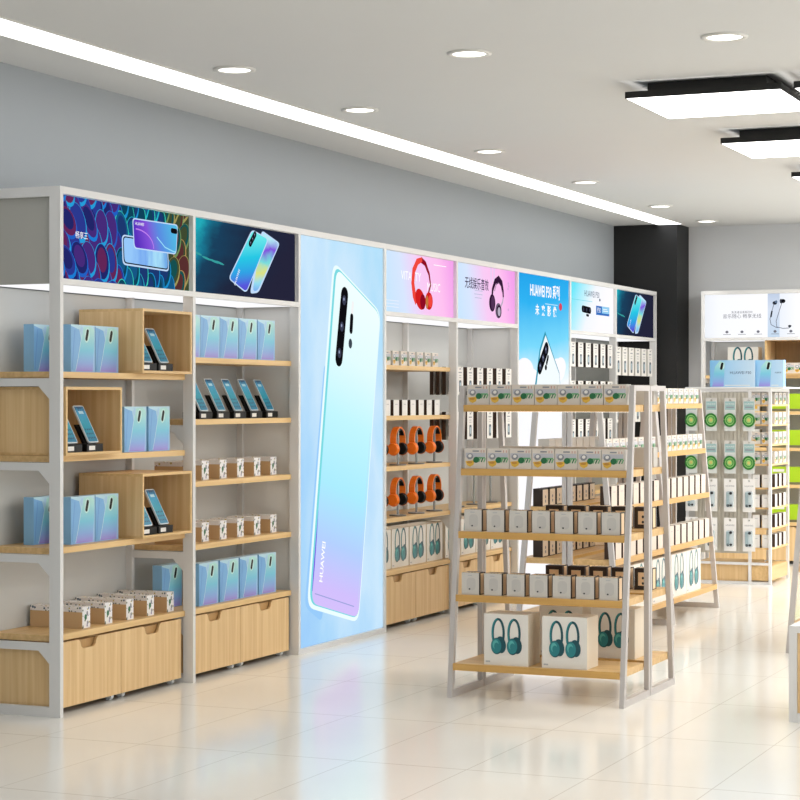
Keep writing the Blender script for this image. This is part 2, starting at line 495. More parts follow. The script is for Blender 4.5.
def ad_feather(L_, H_):
    m = MB(); m.rect(0, 0, L_, H_, 0, feather_mat())
    rnd = random.Random(4)
    rim = [[(30, 130, 222), (40, 165, 228), (36, 100, 205)], [(40, 190, 210), (30, 150, 215), (60, 214, 190)], [(170, 160, 95), (120, 150, 95), (190, 150, 90)]]
    inn = [[(104, 40, 92), (46, 60, 150), (74, 46, 128), (36, 40, 110)], [(24, 92, 140), (30, 60, 118), (16, 70, 96)], [(66, 78, 52), (92, 50, 50), (24, 84, 84)]]
    def clamp(p): return (min(max(p[0], .002), L_-.002), min(max(p[1], .002), H_-.002))
    k = 0
    for i in range(13, -2, -1):
        for j in range(6, -2, -1):
            u = i*.098 + (.049 if j % 2 else 0) + rnd.uniform(-.012, .012); v = j*.082 + .02*math.sin(u*6) + rnd.uniform(-.01, .01)
            z = 2 if u > .93 + .25*(.2-v) else (1 if u > .52 else 0)
            rot = 2.4 - 1.3*u + rnd.uniform(-.2, .2)
            a, b = rnd.uniform(.085, .105), rnd.uniform(.055, .068)
            for q, (f, mt) in enumerate(((1.0, rnd.choice(rim[z])), (.88, rnd.choice(inn[z])), (.62, rnd.choice(inn[z])))):
                c, sn = math.cos(rot), math.sin(rot)
                pts = [clamp((u + f*(a*math.cos(t)*c - b*math.sin(t)*sn), v + f*(a*math.cos(t)*sn + b*math.sin(t)*c) + q*.008)) for t in [2*PI*n_/18 for n_ in range(18)]]
                us = [p[0] for p in pts]; vs_ = [p[1] for p in pts]
                if max(us)-min(us) < .012 or max(vs_)-min(vs_) < .012: continue
                k += 1
                m.flat(pts, 1 + k*.045, E('scale_%d_%d_%d' % mt, mt, .85))
    rnd = None
    fr = E('phone_edge', (190, 215, 245))
    q2 = [(.583, .094), (1.026, .086), (1.009, .234), (.575, .239)]
    m.flat(roundquad(q2, .03), 19, fr)
    q2b = [(.592, .102), (1.018, .094), (1.0, .228), (.584, .232)]
    m.flat(roundquad(q2b, .025), 20, EBLK)
    q2c = [(.60, .108), (1.012, .1), (.996, .222), (.59, .226)]
    m.flat(roundquad(q2c, .022), 21, grad('screen_print', (2.4, 0, -1.44), [(0, (150, 200, 250)), (.3, (120, 170, 240)), (.6, (170, 225, 250)), (1, (60, 130, 220))], .95, noise=(12, .5, (2, 1, .6))))
    q1 = [(.684, .178), (1.094, .176), (1.111, .328), (.669, .326)]
    m.flat(roundquad(q1, .025), 22, fr)
    q1b = [(.69, .184), (1.088, .182), (1.104, .322), (.676, .32)]
    m.flat(roundquad(q1b, .022), 23, grad('violet_back', (2.2, .9, -1.65), [(0, (90, 50, 190)), (.25, (130, 80, 215)), (.5, (90, 140, 225)), (1, (80, 200, 230))], .95))
    arc = [(.70+.17*math.sin(t)*1.0, .19+.085*math.cos(t)) for t in [PI*.05*i for i in range(11)]]
    m.stroke(arc, .006, 24, E('glow_arc', (190, 130, 235)))
    m.stroke([(.9, .25), (.98, .205), (1.06, .19), (1.085, .188)], .006, 24, E('glow_arc_2', (150, 220, 245)))
    m.flat(capsule((1.05, .293), (1.09, .292), .026), 24, EBLK)
    m.text('HUAWEI', .022, .735, .30, 24, EW)
    m.text('畅享三', .036, .218, .204, 24, EW)
    return m

def ad_aurora(L_, H_, key='a'):
    m = MB()
    m.rect(0, 0, L_, H_, 0, grad('aurora_sky', (.9, -.9, .24), [(0, (40, 190, 205)), (.1, (30, 130, 160)), (.25, (30, 72, 104)), (.55, (36, 46, 72)), (1, (42, 42, 66))], .75, noise=(3, .45, (1, 1, 2.5))))
    q2 = [(.70, .02), (.80, .03), (1.06, .318), (.84, .374)]
    m.flat(roundquad(q2, .03), 1, E('phone_edge', (190, 215, 245)))
    q2b = [(.73, .035), (.79, .04), (1.045, .314), (.85, .362)]
    m.flat(roundquad(q2b, .03), 2, grad('bright_screen', (0, 3, 0), [(0, (110, 150, 240)), (.25, (150, 220, 240)), (.45, (220, 225, 130)), (.6, (120, 220, 220)), (.8, (130, 80, 220)), (1, (180, 235, 245))], .95, noise=(9, .3)))
    q1 = [(.453, .088), (.657, .020), (.922, .332), (.723, .370)]
    m.flat(roundquad(q1, .035), 3, E('phone_edge', (190, 215, 245)))
    q1b = [(.466, .09), (.655, .029), (.908, .33), (.726, .361)]
    m.flat(roundquad(q1b, .03), 4, grad('aurora_back', (-.35, 3.1, .2), [(0, (96, 60, 200)), (.2, (86, 90, 220)), (.4, (50, 160, 228)), (.65, (40, 200, 228)), (1, (110, 235, 235))], .95))
    cam_strip(m, (.70, .29), (.755, .345), .035, 5)
    m.text('HUAWEI', .026, .55, .10, 5, EW, rot=1.0)
    for k, (u, v) in enumerate([(.12, .20), (.22, .18), (.3, .17), (.36, .165)]):
        m.ell(u, v, .05, .006, 1, E('aurora_streak', (60, 170, 170), .8), rot=-.15)
    return m

def ad_bigphone(L_, H_):
    m = MB()
    m.rect(0, 0, L_, H_, 0, grad('pale_blue_print', (.25, .12, .2), [(0, (140, 190, 245)), (.3, (168, 212, 246)), (.55, (200, 228, 248)), (.75, (176, 220, 246)), (1, (214, 234, 250))], 1.0, noise=(2.2, .7, (1.2, 1, .7))))
    Q = [(.485, 2.225), (1.175, 1.95), (.845, .065), (.135, .225)]      # TL TR BR BL
    def q(s0, t0, s1, t1): return [bil(Q, s0, t1), bil(Q, s1, t1), bil(Q, s1, t0), bil(Q, s0, t0)]
    shade = [(bil(Q, -.02, .3)), bil(Q, -.04, 1.0), bil(Q, .3, 1.03), bil(Q, .2, .3)]
    m.flat(roundquad(shade, .06), 1, E('phone_glow', (150, 200, 246)))
    def rq(s0, t0, s1, t1, r): return roundquad(q(s0, t0, s1, t1), r)
    m.flat(rq(0, 0, 1, 1, .09), 2, E('rim_white', (232, 250, 252)))
    m.flat(rq(.035, .006, .985, .988, .085), 3, E('rim_cyan', (120, 214, 222)))
    m.flat(rq(.07, .01, .985, .985, .08), 4, grad('pearl_back', (.12, .47, -.06), [(0, (214, 190, 246)), (.13, (206, 188, 248)), (.26, (176, 204, 250)), (.42, (168, 232, 252)), (.62, (190, 242, 250)), (.8, (222, 248, 250)), (1, (236, 250, 250))], 1.0))
    m.stroke([bil(Q, .07, t) for t in (.72, .8, .88, .95)], [.002, .012, .016, .006], 5, E('violet_edge', (120, 90, 225)))
    m.stroke([bil(Q, .955, t) for t in (.4, .55, .7, .85, .95)], .004, 5, E('pale_edge', (190, 214, 235)))
    m.stroke([bil(Q, s_, .955) for s_ in (.12, .4, .7, .88)], .006, 5, E('lilac_edge', (150, 160, 215)))
    cam_strip(m, (.640, 2.03), (.562, 1.655), .10, 5)
    m.flat(capsule((.757, 1.985), (.748, 1.935), .03), 5, E('flash', (240, 240, 240)))
    m.flat(capsule((.742, 1.905), (.732, 1.825), .045), 5, EBLK)
    m.ell(.722, 1.745, .026, .03, 5, E('sensor', (60, 70, 80)), n=12)
    m.text('HUAWEI', .062, .338, .47, 5, EW, rot=1.38, bold=.001)
    return m

def pinkblue(name, bias=0.0):
    return grad(name, (.78, .25, .02 + bias), [(0, (190, 226, 248)), (.3, (212, 226, 250)), (.55, (244, 200, 240)), (.8, (250, 190, 236)), (1, (240, 160, 232))], 1.0)

def ad_red(L_, H_):
    m = MB(); m.rect(0, 0, L_, H_, 0, pinkblue('pink_blue_print'))
    m.text('VITALITY', .08, .52, .238, 1, EW)
    m.text('MUSIC', .08, .90, .185, 1, EW)
    r1, r2, r3 = E('red', (205, 30, 32)), E('dark_red', (140, 10, 34)), E('bright_red', (236, 70, 60))
    m.stroke([(.79, .12), (.845, .2), (.82, .27), (.755, .335), (.68, .358)], [.02, .02, .026, .034, .04], 2, r2)
    m.stroke([(.70, .36), (.62, .34), (.56, .28), (.545, .2), (.57, .12), (.61, .08)], [.03, .045, .05, .05, .055, .06], 3, r3)
    m.ell(.665, .10, .085, .062, 4, r1, rot=-.5); m.ell(.71, .085, .045, .05, 5, r2)
    m.ell(.815, .095, .065, .058, 4, r1); m.ell(.78, .085, .022, .045, 5, E('ear_gold', (190, 120, 60)))
    m.ell(.835, .095, .035, .04, 5, r3)
    for v in (.03, .05, .07): m.rect(.12, v, .32, v+.004, 1, E('faint', (232, 236, 250)))
    m.rect(.9, .335, 1.12, .34, 1, EW)
    return m

def ad_blackphones(L_, H_):
    m = MB(); m.rect(0, 0, L_, H_, 0, pinkblue('pink_blue_print_2', .03))
    d = E('aubergine', (50, 24, 54)); g = E('silver', (180, 172, 190))
    m.stroke([(.79, .19), (.80, .23), (.85, .29), (.92, .312), (.98, .285), (1.01, .23), (1.015, .185)], [.03, .034, .042, .05, .045, .03, .024], 2, d)
    m.stroke([(.835, .22), (.87, .27), (.92, .285), (.965, .265), (.99, .22)], .008, 3, E('aubergine_light', (110, 80, 112)))
    m.ell(.79, .135, .062, .062, 3, d); m.ell(.80, .135, .035, .05, 4, E('aubergine_mid', (80, 50, 84)))
    m.stroke([(1.015, .185), (1.0, .15), (.97, .12)], .018, 2, g)
    m.ell(.915, .085, .062, .055, 3, E('cup_grey', (110, 98, 118))); m.ell(.925, .08, .05, .046, 4, d); m.ell(.925, .078, .03, .032, 5, g)
    m.text('无线娱乐音效', .085, .49, .248, 2, E('violet_ink', (74, 64, 96)), sx=.9, bold=.001)
    for v, a, b in ((.205, .45, .60), (.18, .44, .60), (.155, .45, .58)): m.rect(a, v, b, v+.005, 2, E('pale_violet', (186, 188, 214)))
    for u in (.76, .82): m.rect(u, .27, u+.02, .385, 1, E('pale_pink', (226, 206, 240)))
    for k, (u, v) in enumerate(((1.12, .29), (1.13, .27), (1.115, .25), (1.12, .1))): m.ell(u, v, .014, .01, 1, E('pink_grey', (214, 168, 214)), n=8)
    return m

def ad_sky(L_, H_):
    m = MB()
    m.rect(0, 0, L_, H_, 0, grad('sky_print', (-.05, .55, -.36), [(0, (252, 250, 252)), (.42, (246, 248, 252)), (.5, (205, 240, 252)), (.62, (120, 214, 248)), (.8, (48, 176, 238)), (1, (24, 150, 226))], 1.0, noise=(3, .07)))
    m.text('HUAWEI P30 系列', .115, .66, 2.225, 1, EW, sx=.75, bold=.003)
    m.rect(.66, 2.135, .95, 2.142, 1, E('pale_sky', (180, 226, 250)))
    m.ell(1.02, 2.13, .04, .03, 1, E('red_mark', (214, 70, 90)), n=10)
    for k, ch in enumerate('未来影像'): m.text(ch, .085, .48+.135*k, 2.08, 1, EW, bold=.002)
    cloud = E('cloud', (250, 248, 252))
    for u, v, a, b in ((.12, 1.62, .2, .1), (.3, 1.55, .25, .1), (.95, 1.64, .18, .09), (1.03, 1.67, .12, .07)):
        pts_ok = u-a > 0 and u+a < L_
        m.ell(u if pts_ok else min(max(u, a+.002), L_-a-.002), v, a, b, 1, cloud)
    m.flat([(.655, 1.93), (.53, 1.79), (.36, 1.35), (1.05, 1.35), (.99, 1.62)], 2, E('rim_teal', (52, 150, 176)))
    m.flat([(.665, 1.90), (.55, 1.775), (.40, 1.35), (1.04, 1.35), (.985, 1.61)], 3, E('phone_white', (240, 248, 250)))
    cam_strip(m, (.684, 1.80), (.53, 1.65), .10, 4)
    m.flat(capsule((.72, 1.735), (.69, 1.69), .035), 4, EBLK); m.ell(.67, 1.655, .026, .022, 4, EBLK, n=10)
    return m

def ad_camera(L_, H_):
    m = MB()
    m.rect(0, 0, L_, H_, 0, grad('cyan_white_print', (1.0, -.9, .18), [(0, (110, 228, 246)), (.3, (190, 238, 250)), (.55, (240, 244, 252)), (1, (252, 248, 252))], 1.0))
    m.text('HUAWEI P30', .07, .69, .305, 1, E('slate', (70, 86, 110)), sx=1.0)
    m.ell(.9, .27, .02, .012, 1, E('slate', (70, 86, 110)), n=8)
    m.rect(.02, .245, .7, .249, 1, E('cyan_rule', (110, 214, 226)))
    m.flat(capsule((.45, .18), (.64, .172), .055), 1, EBLK)
    for u in (.47, .55, .63): m.ell(u, .176, .016, .016, 2, E('lens', (58, 62, 80)), n=10)
    m.flat(capsule((.55, .133), (.60, .131), .02), 1, EBLK)
    m.rect(.80, .145, 1.16, .22, 1, E('royal_blue', (54, 112, 190)))
    m.rect(.955, .163, 1.16, .22, 2, E('pale_royal', (150, 206, 240)))
    m.text('P30', .06, .875, .183, 2, EW)
    m.rect(.98, .18, 1.12, .186, 3, EW); m.rect(.98, .195, 1.1, .2, 3, EW)
    return m

def ad_earbuds(L_, H_):
    m = MB()
    m.rect(0, 0, L_, H_, 0, grad('pearl_print', (.8, 0, 0), [(0, (236, 240, 246)), (.1, (246, 248, 252)), (.45, (250, 250, 253)), (.52, (232, 238, 248)), (.66, (250, 250, 252)), (1, (252, 252, 253))], 1.0))
    m.rect(.565, .0, .67, H_, 1, grad('blue_band_print', (0, 2.6, 0), [(0, (196, 216, 236)), (.6, (214, 224, 240)), (1, (190, 204, 226))], 1.0))
    ink = E('grey_ink', (112, 112, 122)); dk = E('dark_ink', (40, 44, 54))
    m.text('高清通话清晰聆听', .024, .335, .222, 1, ink)
    m.text('音乐随心 畅享无线', .042, .335, .186, 1, ink)
    for u in (.20, .335, .48, .63, .77):
        m.ell(u, .05, .014, .012, 2, ink, n=10); m.rect(u-.035, .026, u+.035, .03, 2, ink)
    wire = E('cable_grey', (110, 116, 132))
    m.stroke([(.62, .29), (.60, .22), (.585, .16), (.595, .11), (.64, .085), (.66, .083)], .006, 3, wire)
    m.stroke([(.69, .30), (.665, .22), (.64, .14), (.645, .09), (.70, .075), (.75, .078), (.765, .085)], .006, 3, wire)
    m.stroke([(.603, .23), (.593, .175)], .014, 4, dk)
    m.ell(.628, .30, .02, .016, 4, dk); m.ell(.64, .31, .012, .012, 5, E('steel_print', (96, 116, 140)))
    m.ell(.70, .315, .022, .018, 4, EBLK); m.ell(.682, .315, .01, .02, 5, dk)
    m.ell(.76, .095, .015, .01, 4, dk)
    m.rect(.855, .345, .9, .36, 2, E('red', (205, 30, 32)))
    m.ell(.9, .3, .05, .03, 2, E('pale_grey', (226, 228, 234)))
    return m

# ------------------------------------------------------------------ wall displays
HTOP, HBOT = 2.41, 1.965
LEDM = emat('led_glow', (250, 250, 252), 1.0); LEDFILL = emat('led_fill_glow', (255, 247, 232), 3.5)
def gusset(m, z, y, sgn=-1, x0=-.010, x1=.010, r=.05):
    pts = [(y, z), (y+.06, z), (y, z-.06)]
    m.add([(x0, p[0], p[1]) for p in pts] + [(x1, p[0], p[1]) for p in pts], [(0, 1, 2), (5, 4, 3), (0, 3, 4, 1), (1, 4, 5, 2), (2, 5, 3, 0)], WHITE)

def bay(loc, rz, label, shelves, ad=None, poster=None, back=GREY, end=False, bwood=True, hooks=(), L_=1.2, du=0):
    root = empty('wall_display', loc, rz)
    tag(root, label, 'display unit', 'wall display units' if rz == 0 else None)
    posts = [0.0] + ([L_] if end else [])
    for x in posts:
        MB().box(x-.013, x+.013, 0, .058, 0, HTOP, WHITE).build('front_post', root, bevel=.002)
        MB().box(x-.013, x+.013, .36, .40, 0, HTOP, WHITE).build('back_post', root, bevel=.002)
        for z in (0.0, HTOP-.045):
            MB().box(x-.011, x+.011, .0585, .3595, z, z+.045, WHITE).build('side_rail', root)
        for s in shelves:
            r = MB().box(x-.010, x+.010, .0585, .3595, s-.067, s-.031, WHITE); gusset(r, s-.067, .0585); r.build('side_rail', root)
    a, b = .0135, L_-.0135
    MB().box(a, b, .0, .0222 if not poster else .04, HTOP-.033, HTOP, WHITE).build('top_rail', root, bevel=.002)
    MB().box(a, b, .395, .4, .05, HBOT-.002, back).build('back_panel', root)
    if poster:
        MB().box(a, b, .0, .05, 0, .03, WHITE).build('bottom_rail', root)
        lb_ = MB().box(a, b, .02, .36, .031, HTOP-.034, WPL).build('light_box', root)
        art = poster(b-a-.004, HTOP-.066)
        art.v = [(max(.002, p[0]-du), p[1], p[2]) if p[1] < -.0004 else p for p in art.v]
        art.build('poster', lb_, (a+.002, .012, .032))
        MB().box(b-.004, b, .0, .019, .031, HTOP-.034, WHITE).build('poster_edge', root)
        return root
    MB().box(a, b, .0, .0222, HBOT, 1.992, WHITE).build('header_rail', root, bevel=.002)
    hb_ = MB().box(a, b, .0225, .39, HBOT+.005, HTOP-.002, WPL, side=GREYD).build('header_box', root)
    MB().box(a+.01, b-.01, .03, .38, HBOT+.002, HBOT+.0045, LEDM).build('led_fill_strip', root)
    if ad:
        art = ad(b-a-.004, .382)
        if du:
            art.v = [(max(.002, p[0]-du), p[1], p[2]) if p[1] < -(.0104 if ad is ad_feather else .0004) else p for p in art.v]
        art.build('header_sign', hb_, (a+.002, .022, 1.993))
    for s in shelves:
        if s < 1.4: MB().box(a+.04, b-.04, .20, .215, s-.0295, s-.0285, LEDFILL).build('led_fill_strip', root)  # hidden glow strip added under the lower shelves to brighten the bay
        MB().box(a+.002, b-.002, .046, .392, s-.028, s, WOODX, front=WOODE).build('shelf', root, bevel=.0015)
    for x, z, y0 in hooks:
        MB().tube([(x, .394, z), (x, y0, z), (x, y0-.006, z+.012)], .003, STEEL, 6).build('hook', root)
    return root

def drawer_proto(w=.58, h=.328, d=.31):
    root = empty('rolling_drawer')
    n = 6; cx = w/2
    pts = [(0, .04), (w, .04), (w, h)]
    pts += [(cx+.085, h), (cx+.07, h-.012), (cx+.062, h-.035), (cx+.045, h-.045), (cx-.045, h-.045), (cx-.062, h-.035), (cx-.07, h-.012), (cx-.085, h)]
    pts += [(0, h)]
    # the notched front is built from convex pieces; a plain board closes the bin behind it
    m = MB()
    m.prism([(0, .028), (w, .028), (w, h-.045), (0, h-.045)], 0, .012, WOOD)
    m.prism([(0, h-.045), (cx-.045, h-.045), (cx-.062, h-.035), (cx-.07, h-.012), (cx-.085, h), (0, h)], 0, .012, WOOD)
    m.prism([(cx+.045, h-.045), (w, h-.045), (w, h), (cx+.085, h), (cx+.07, h-.012), (cx+.062, h-.035)], 0, .012, WOOD)
    m.build('front_panel', root)
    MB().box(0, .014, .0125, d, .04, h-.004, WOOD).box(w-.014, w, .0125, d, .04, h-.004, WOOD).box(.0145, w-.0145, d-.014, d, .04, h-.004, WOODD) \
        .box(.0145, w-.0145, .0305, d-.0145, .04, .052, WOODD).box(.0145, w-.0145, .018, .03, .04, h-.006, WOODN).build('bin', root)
    for x, y in ((.05, .035), (w-.05, .035), (.05, d-.04), (w-.05, d-.04)):
        c = MB().box(x-.022, x+.022, y-.018, y+.018, .036, .0395 if y > .1 else .0395, WPL).disc((x-.012, y, .019), .018, .024, 'x', CLEAR, 14).box(x-.017, x-.0135, y-.012, y+.012, .014, .036, WPL).box(x+.0135, x+.017, y-.012, y+.012, .014, .036, WPL)
        c.build('caster', root)
    return root
drawer0 = drawer_proto()

BX = [7.71, 8.933, 10.145, 11.348, 12.55, 13.753, 14.958, 16.162, 17.365]
BL = [BX[k+1]-BX[k] for k in range(8)]
S1 = [1.57, 1.185, .765, .367]
S2 = [1.66, 1.34, 1.02, .695, .365]
B1 = bay((BX[0], 5, 0), 0, L_=BL[0], label='white framed wall display under the purple feather sign, nearest the left edge', shelves=S1, ad=ad_feather, du=.055)
B2 = bay((BX[1], 5, 0), 0, L_=BL[1], label='white framed wall display under the dark aurora sign, left of the giant phone poster', shelves=S2, ad=ad_aurora, du=.067)
B3 = bay((BX[2], 5, 0), 0, L_=BL[2], label='full height pale blue light box poster of a giant pearl phone', shelves=[], poster=ad_bigphone, du=.035)
B4 = bay((BX[3], 5, 0), 0, L_=BL[3], label='white framed wall display under the red headphones sign', shelves=S2, ad=ad_red, du=.08)
hk5 = [(.075+.19*i, z, .004) for i in range(6) for z in (1.655, 1.35)]
B5 = bay((BX[4], 5, 0), 0, L_=BL[4], label='white framed wall display under the black headphones sign', shelves=[.695, .365], ad=ad_blackphones, hooks=hk5, du=.086)
B6 = bay((BX[5], 5, 0), 0, L_=BL[5], label='full height bright blue sky light box poster with a white phone', shelves=[], poster=ad_sky, du=.047)
hk7 = [(.085+.195*i, z, .004) for i in range(6) for z in (1.88, 1.573, 1.267)]
B7 = bay((BX[6], 5, 0), 0, L_=BL[6], label='white framed wall display with grey back under the white camera sign', shelves=[.695, .365], ad=ad_camera, back=DGREY, hooks=hk7, du=.100)
hk8 = [(.09+.19*i, z, .004) for i in range(6) for z in (1.87, 1.47)]
B8 = bay((BX[7], 5, 0), 0, L_=BL[7], label='white framed wall display with tall hanging packs, last before the black column', shelves=[.695, .365], ad=ad_aurora, back=DGREY, end=True, hooks=hk8, du=.107)
BB = bay((17.42, 4.59, 0), R90, 'white wall display under the white earbuds sign on the back wall', S2, ad=ad_earbuds, end=True)

DN = {0: 'feather sign display', 1: 'dark aurora sign display', 3: 'red headphones sign display', 4: 'black headphones sign display', 6: 'camera sign display', 7: 'last display by the black column'}
for k in DN:
    for j in (0, 1):
        place(drawer0, (BX[k]+.0175+.5825*j, 5.052, 0), 0, 'maple rolling drawer with notched front, %s under the %s' % (('left one', 'right one')[j], DN[k]), 'drawer', 'rolling drawers under wall displays')

# ------------------------------------------------------------------ merchandise
def phone_box_proto(w=.208, h=.222, d=.055):
    m = MB().box(-w/2, w/2, 0, d, 0, h, BLUEBOX, front=BLUEF, top=pmat('pale_blue_top', (176, 206, 228), .4))
    m.flat([(-w*.30, .004), (w*.40, .004), (w*.47, h*.62), (w*.47, h*.9), (w*.30, h*.985), (w*.02, h*.96), (-w*.06, h*.75), (-w*.2, h*.3)], 1, BPHONE)
    m.flat([(-w*.5, .003), (-w*.31, .003), (-w*.2, h*.3), (-w*.09, h*.7), (-w*.16, h*.9), (-w*.5, h*.97)], 1, pmat('mid_blue_print', (124, 176, 222), .4))
    m.stroke([(-w*.31, .006), (-w*.2, h*.32), (-w*.06, h*.78), (w*.0, h*.95)], .004, 2, pmat('pale_gloss', (196, 226, 238), .3))
    m.stroke([(-w*.45, h*.05), (-w*.4, h*.5), (-w*.34, h*.9)], .005, 2, pmat('deep_blue_streak', (100, 150, 212), .4))
    m.flat([(-w*.14, h*.88), (-w*.03, h*.78), (w*.01, h*.93), (-w*.05, h*.97)], 2, pmat('pale_corner', (170, 206, 232), .4))
    m.ell(.034, h*.79, .022, .036, 2, pmat('pale_camera_glow', (198, 232, 226), .3), rot=-.2)
    m.flat(capsule((.028, h*.71), (.039, h*.87), .02), 3, BLACK)
    return m.build('phone_box')
pbox0 = phone_box_proto()
def stand_proto():
    root = empty('phone_stand')
    m = MB().box(-.07, .07, 0, .10, 0, .036, BLACK)
    bs = m.build('base', root, bevel=.002)
    MB().hexa([(-.035, .036, .0365), (.065, .036, .0365), (.065, .05, .0365), (-.035, .05, .0365)],
              [(-.035, .082, .125), (.065, .082, .125), (.065, .096, .125), (-.035, .096, .125)], BLACK).build('back_rest', root)
    o = MB().rect(-.052, .007, .0, .027, 1, CARD).build('price_label', bs); o['label'] = 'small white label on black base'
    return root
stand0 = stand_proto()
def phone_proto():
    root = empty('smartphone')
    lean = math.radians(-27.4)
    W_, H_, T_ = .088, .195, .008
    b = MB().prism(rrect(-W_/2, 0, W_/2, H_, .009), 0, T_, pmat('silver_phone_shell', (214, 222, 226), .3)).build('shell', root)
    s = MB().flat(rrect(-W_/2+.005, .006, W_/2-.005, H_-.006, .006), 1, SCREEN)
    dk = pmat('icon_dark', (20, 60, 96), .3)
    for r in range(3):
        for c in range(4):
            s.rect(-.03+.016*c, .02+.022*r, -.022+.016*c, .029+.022*r, 2, dk)
    s.rect(-.02, .15, .02, .165, 2, pmat('clock_print', (190, 224, 236), .3))
    s.build('screen', b)
    b.rotation_euler = (lean, 0, 0)
    return root
phone0 = phone_proto()
def kraft_proto(w=.068, h=.10, d=.29):
    m = MB().box(-w/2, w/2, 0, d, 0, h, KRAFT, front=FLORAL, top=FLORAL, back=FLORAL)
    for x in (-w/2-.0006, w/2+.0006):
        q = [(x, 0, h-.024), (x, d, h-.024), (x, d, h), (x, 0, h)]
        m.add(q, [(0, 1, 2, 3) if x > 0 else (3, 2, 1, 0)], FLORAL)
    m.ell(-.006, .052, .011, .014, 1, GREEN, n=10); m.ell(.012, .026, .008, .008, 1, INKG, n=10); m.ell(.008, .068, .008, .012, 1, INKG, n=10)
    return m.build('earphone_carton')
kraft0 = kraft_proto(); kraftS0 = kraft_proto(.075, .10, .17)

def colour_proto(w, h, d=.07):
    m = MB().box(-w/2, w/2, 0, d, 0, h, CARDG, front=pmat('pack_card', (220, 211, 200), .45))
    k = w/.112
    m.rect(-.015*k, h*.83, .018*k, h*.9, 1, INKG)
    for u in (.028, .042): m.rect(u*k, h*.8, (u+.003)*k, h*.92, 1, REDI)
    m.rect(-w*.46, h*.55, w*.46, h*.78, 1, pmat('pale_grey_band', (190, 190, 196), .5))
    m.ell(-.028*k, h*.6, .017*k, h*.15, 2, INKG, rot=.3); m.ell(-.028*k, h*.63, .009*k, h*.08, 3, CARD, rot=.3)
    m.flat([(-.052*k, h*.36), (-.044*k, h*.16), (-.028*k, h*.08), (-.01*k, h*.18), (-.004*k, h*.42), (-.03*k, h*.38)], 2, YEL)
    m.ell(-.03*k, h*.3, .014*k, h*.06, 3, pmat('ochre_print', (196, 140, 60), .4))
    m.ell(.004*k, h*.43, .016*k, h*.15, 3, GREEN, rot=.3)
    for i in range(3):
        m.stroke([((.017+.013*i)*k, h*.32), ((.026+.013*i)*k, h*.52)], .006*k, 3, (GREENL, GREEN, GREENL)[i])
    m.rect(.014*k, h*.5, .05*k, h*.57, 2, GREENL)
    return m.build('earphone_pack')
col0 = colour_proto(.113, .098); colS0 = colour_proto(.10, .092); colM0 = colour_proto(.118, .10)

def carton_proto(w=.09, h=.106, d=.085):
    m = MB().box(-w/2, w/2, 0, d, 0, h, DBROWN, front=CARDG)
    # white sleeve with a faint device drawing
    m.flat(rrect(-w*.22, h*.2, w*.3, h*.78, w*.2), 1, pmat('faint_grey_print', (194, 191, 186), .5))
    m.ell(-.004, h*.26, .005, .004, 2, INK, n=8)
    m.rect(-w*.15, h*.86, w*.1, h*.9, 1, INKL)
    s = m
    e = .02
    for x in (-w/2-.0006, w/2+.0006):      # kraft insets on both sides
        vs = [(x, e, .004), (x, d-e, .004), (x, d-e, h-.004), (x, e, h-.004)]
        s.add(vs, [(0, 1, 2, 3) if x > 0 else (3, 2, 1, 0)], KRAFT2)
    y = d+.0006
    s.add([(w/2-e, y, e), (-w/2+e, y, e), (-w/2+e, y, h-e), (w/2-e, y, h-e)], [(0, 1, 2, 3)], KRAFT2)
    for v in (.3, .55): s.add([(.006*math.cos(t), y+.0006, h*v+.007*math.sin(t)) for t in [-2*PI*i/10 for i in range(10)]], [list(range(10))], INK)
    z = h+.0006
    s.add([(-w/2+.006, .004, z), (w/2-.006, .004, z), (w/2-.006, d*.5, z), (-w/2+.006, d*.5, z)], [(0, 1, 2, 3)], KRAFT2)
    for u in (-.012, .004, .02): s.add([(u-.005, .006, z+.0005), (u+.005, .006, z+.0005), (u+.005, .02, z+.0005), (u-.005, .02, z+.0005)], [(0, 1, 2, 3)], INK)
    return m.build('speaker_carton')
cart0 = carton_proto()

def white_pack_proto(w, h, d, device=False, side=BROWN, card=None):
    m = MB().box(-w/2, w/2, 0, d, 0, h, side, front=card or CARD, top=CARDG if not device else side)
    if device:
        m.flat(rrect(-w*.16, h*.1, w*.2, h*.52, w*.08), 1, pmat('device_print', (70, 84, 98), .4))
        m.flat(rrect(-w*.07, h*.2, w*.11, h*.44, w*.05), 2, pmat('device_light', (176, 200, 214), .4))
        m.rect(-w*.25, h*.78, w*.25, h*.82, 1, INKG); m.rect(-w*.18, h*.68, w*.18, h*.71, 1, INKL); m.rect(-w*.18, h*.6, w*.18, h*.63, 1, INKL)
        m.rect(-w*.12, h*.9, w*.12, h*.94, 1, INKG)
    else:
        m.rect(-w*.2, h*.7, w*.2, h*.74, 1, INKL)
    return m
cart1 = MB().box(-.052, .052, 0, .06, 0, .106, DBROWN, front=CARDG)
cart1.add([(.048, .0606, .004), (-.048, .0606, .004), (-.048, .0606, .1), (.048, .0606, .1)], [(0, 1, 2, 3)], pmat('cream_card', (248, 234, 214), .6))
for v in (.03, .056):
    cart1.add([(.009*math.cos(t), .0612, v+.01*math.sin(t)) for t in [-2*PI*i/10 for i in range(10)]], [list(range(10))], INKG)
cart1 = cart1.build('speaker_carton')
wpS0 = white_pack_proto(.088, .10, .06).build('slim_pack')
wpG0 = white_pack_proto(.112, .128, .07, card=pmat('warm_white_card', (222, 208, 194), .5)).build('slim_pack')
wpM0 = white_pack_proto(.075, .10, .055).build('slim_pack')
def hang(w, h, d, side):
    m = white_pack_proto(w, h, d, True, side)
    return m.build('hanging_pack')
hpA0 = hang(.115, .19, .029, BROWN); hpB0 = hang(.13, .195, .05, DBROWN); hpC0 = hang(.14, .24, .04, CARDG)

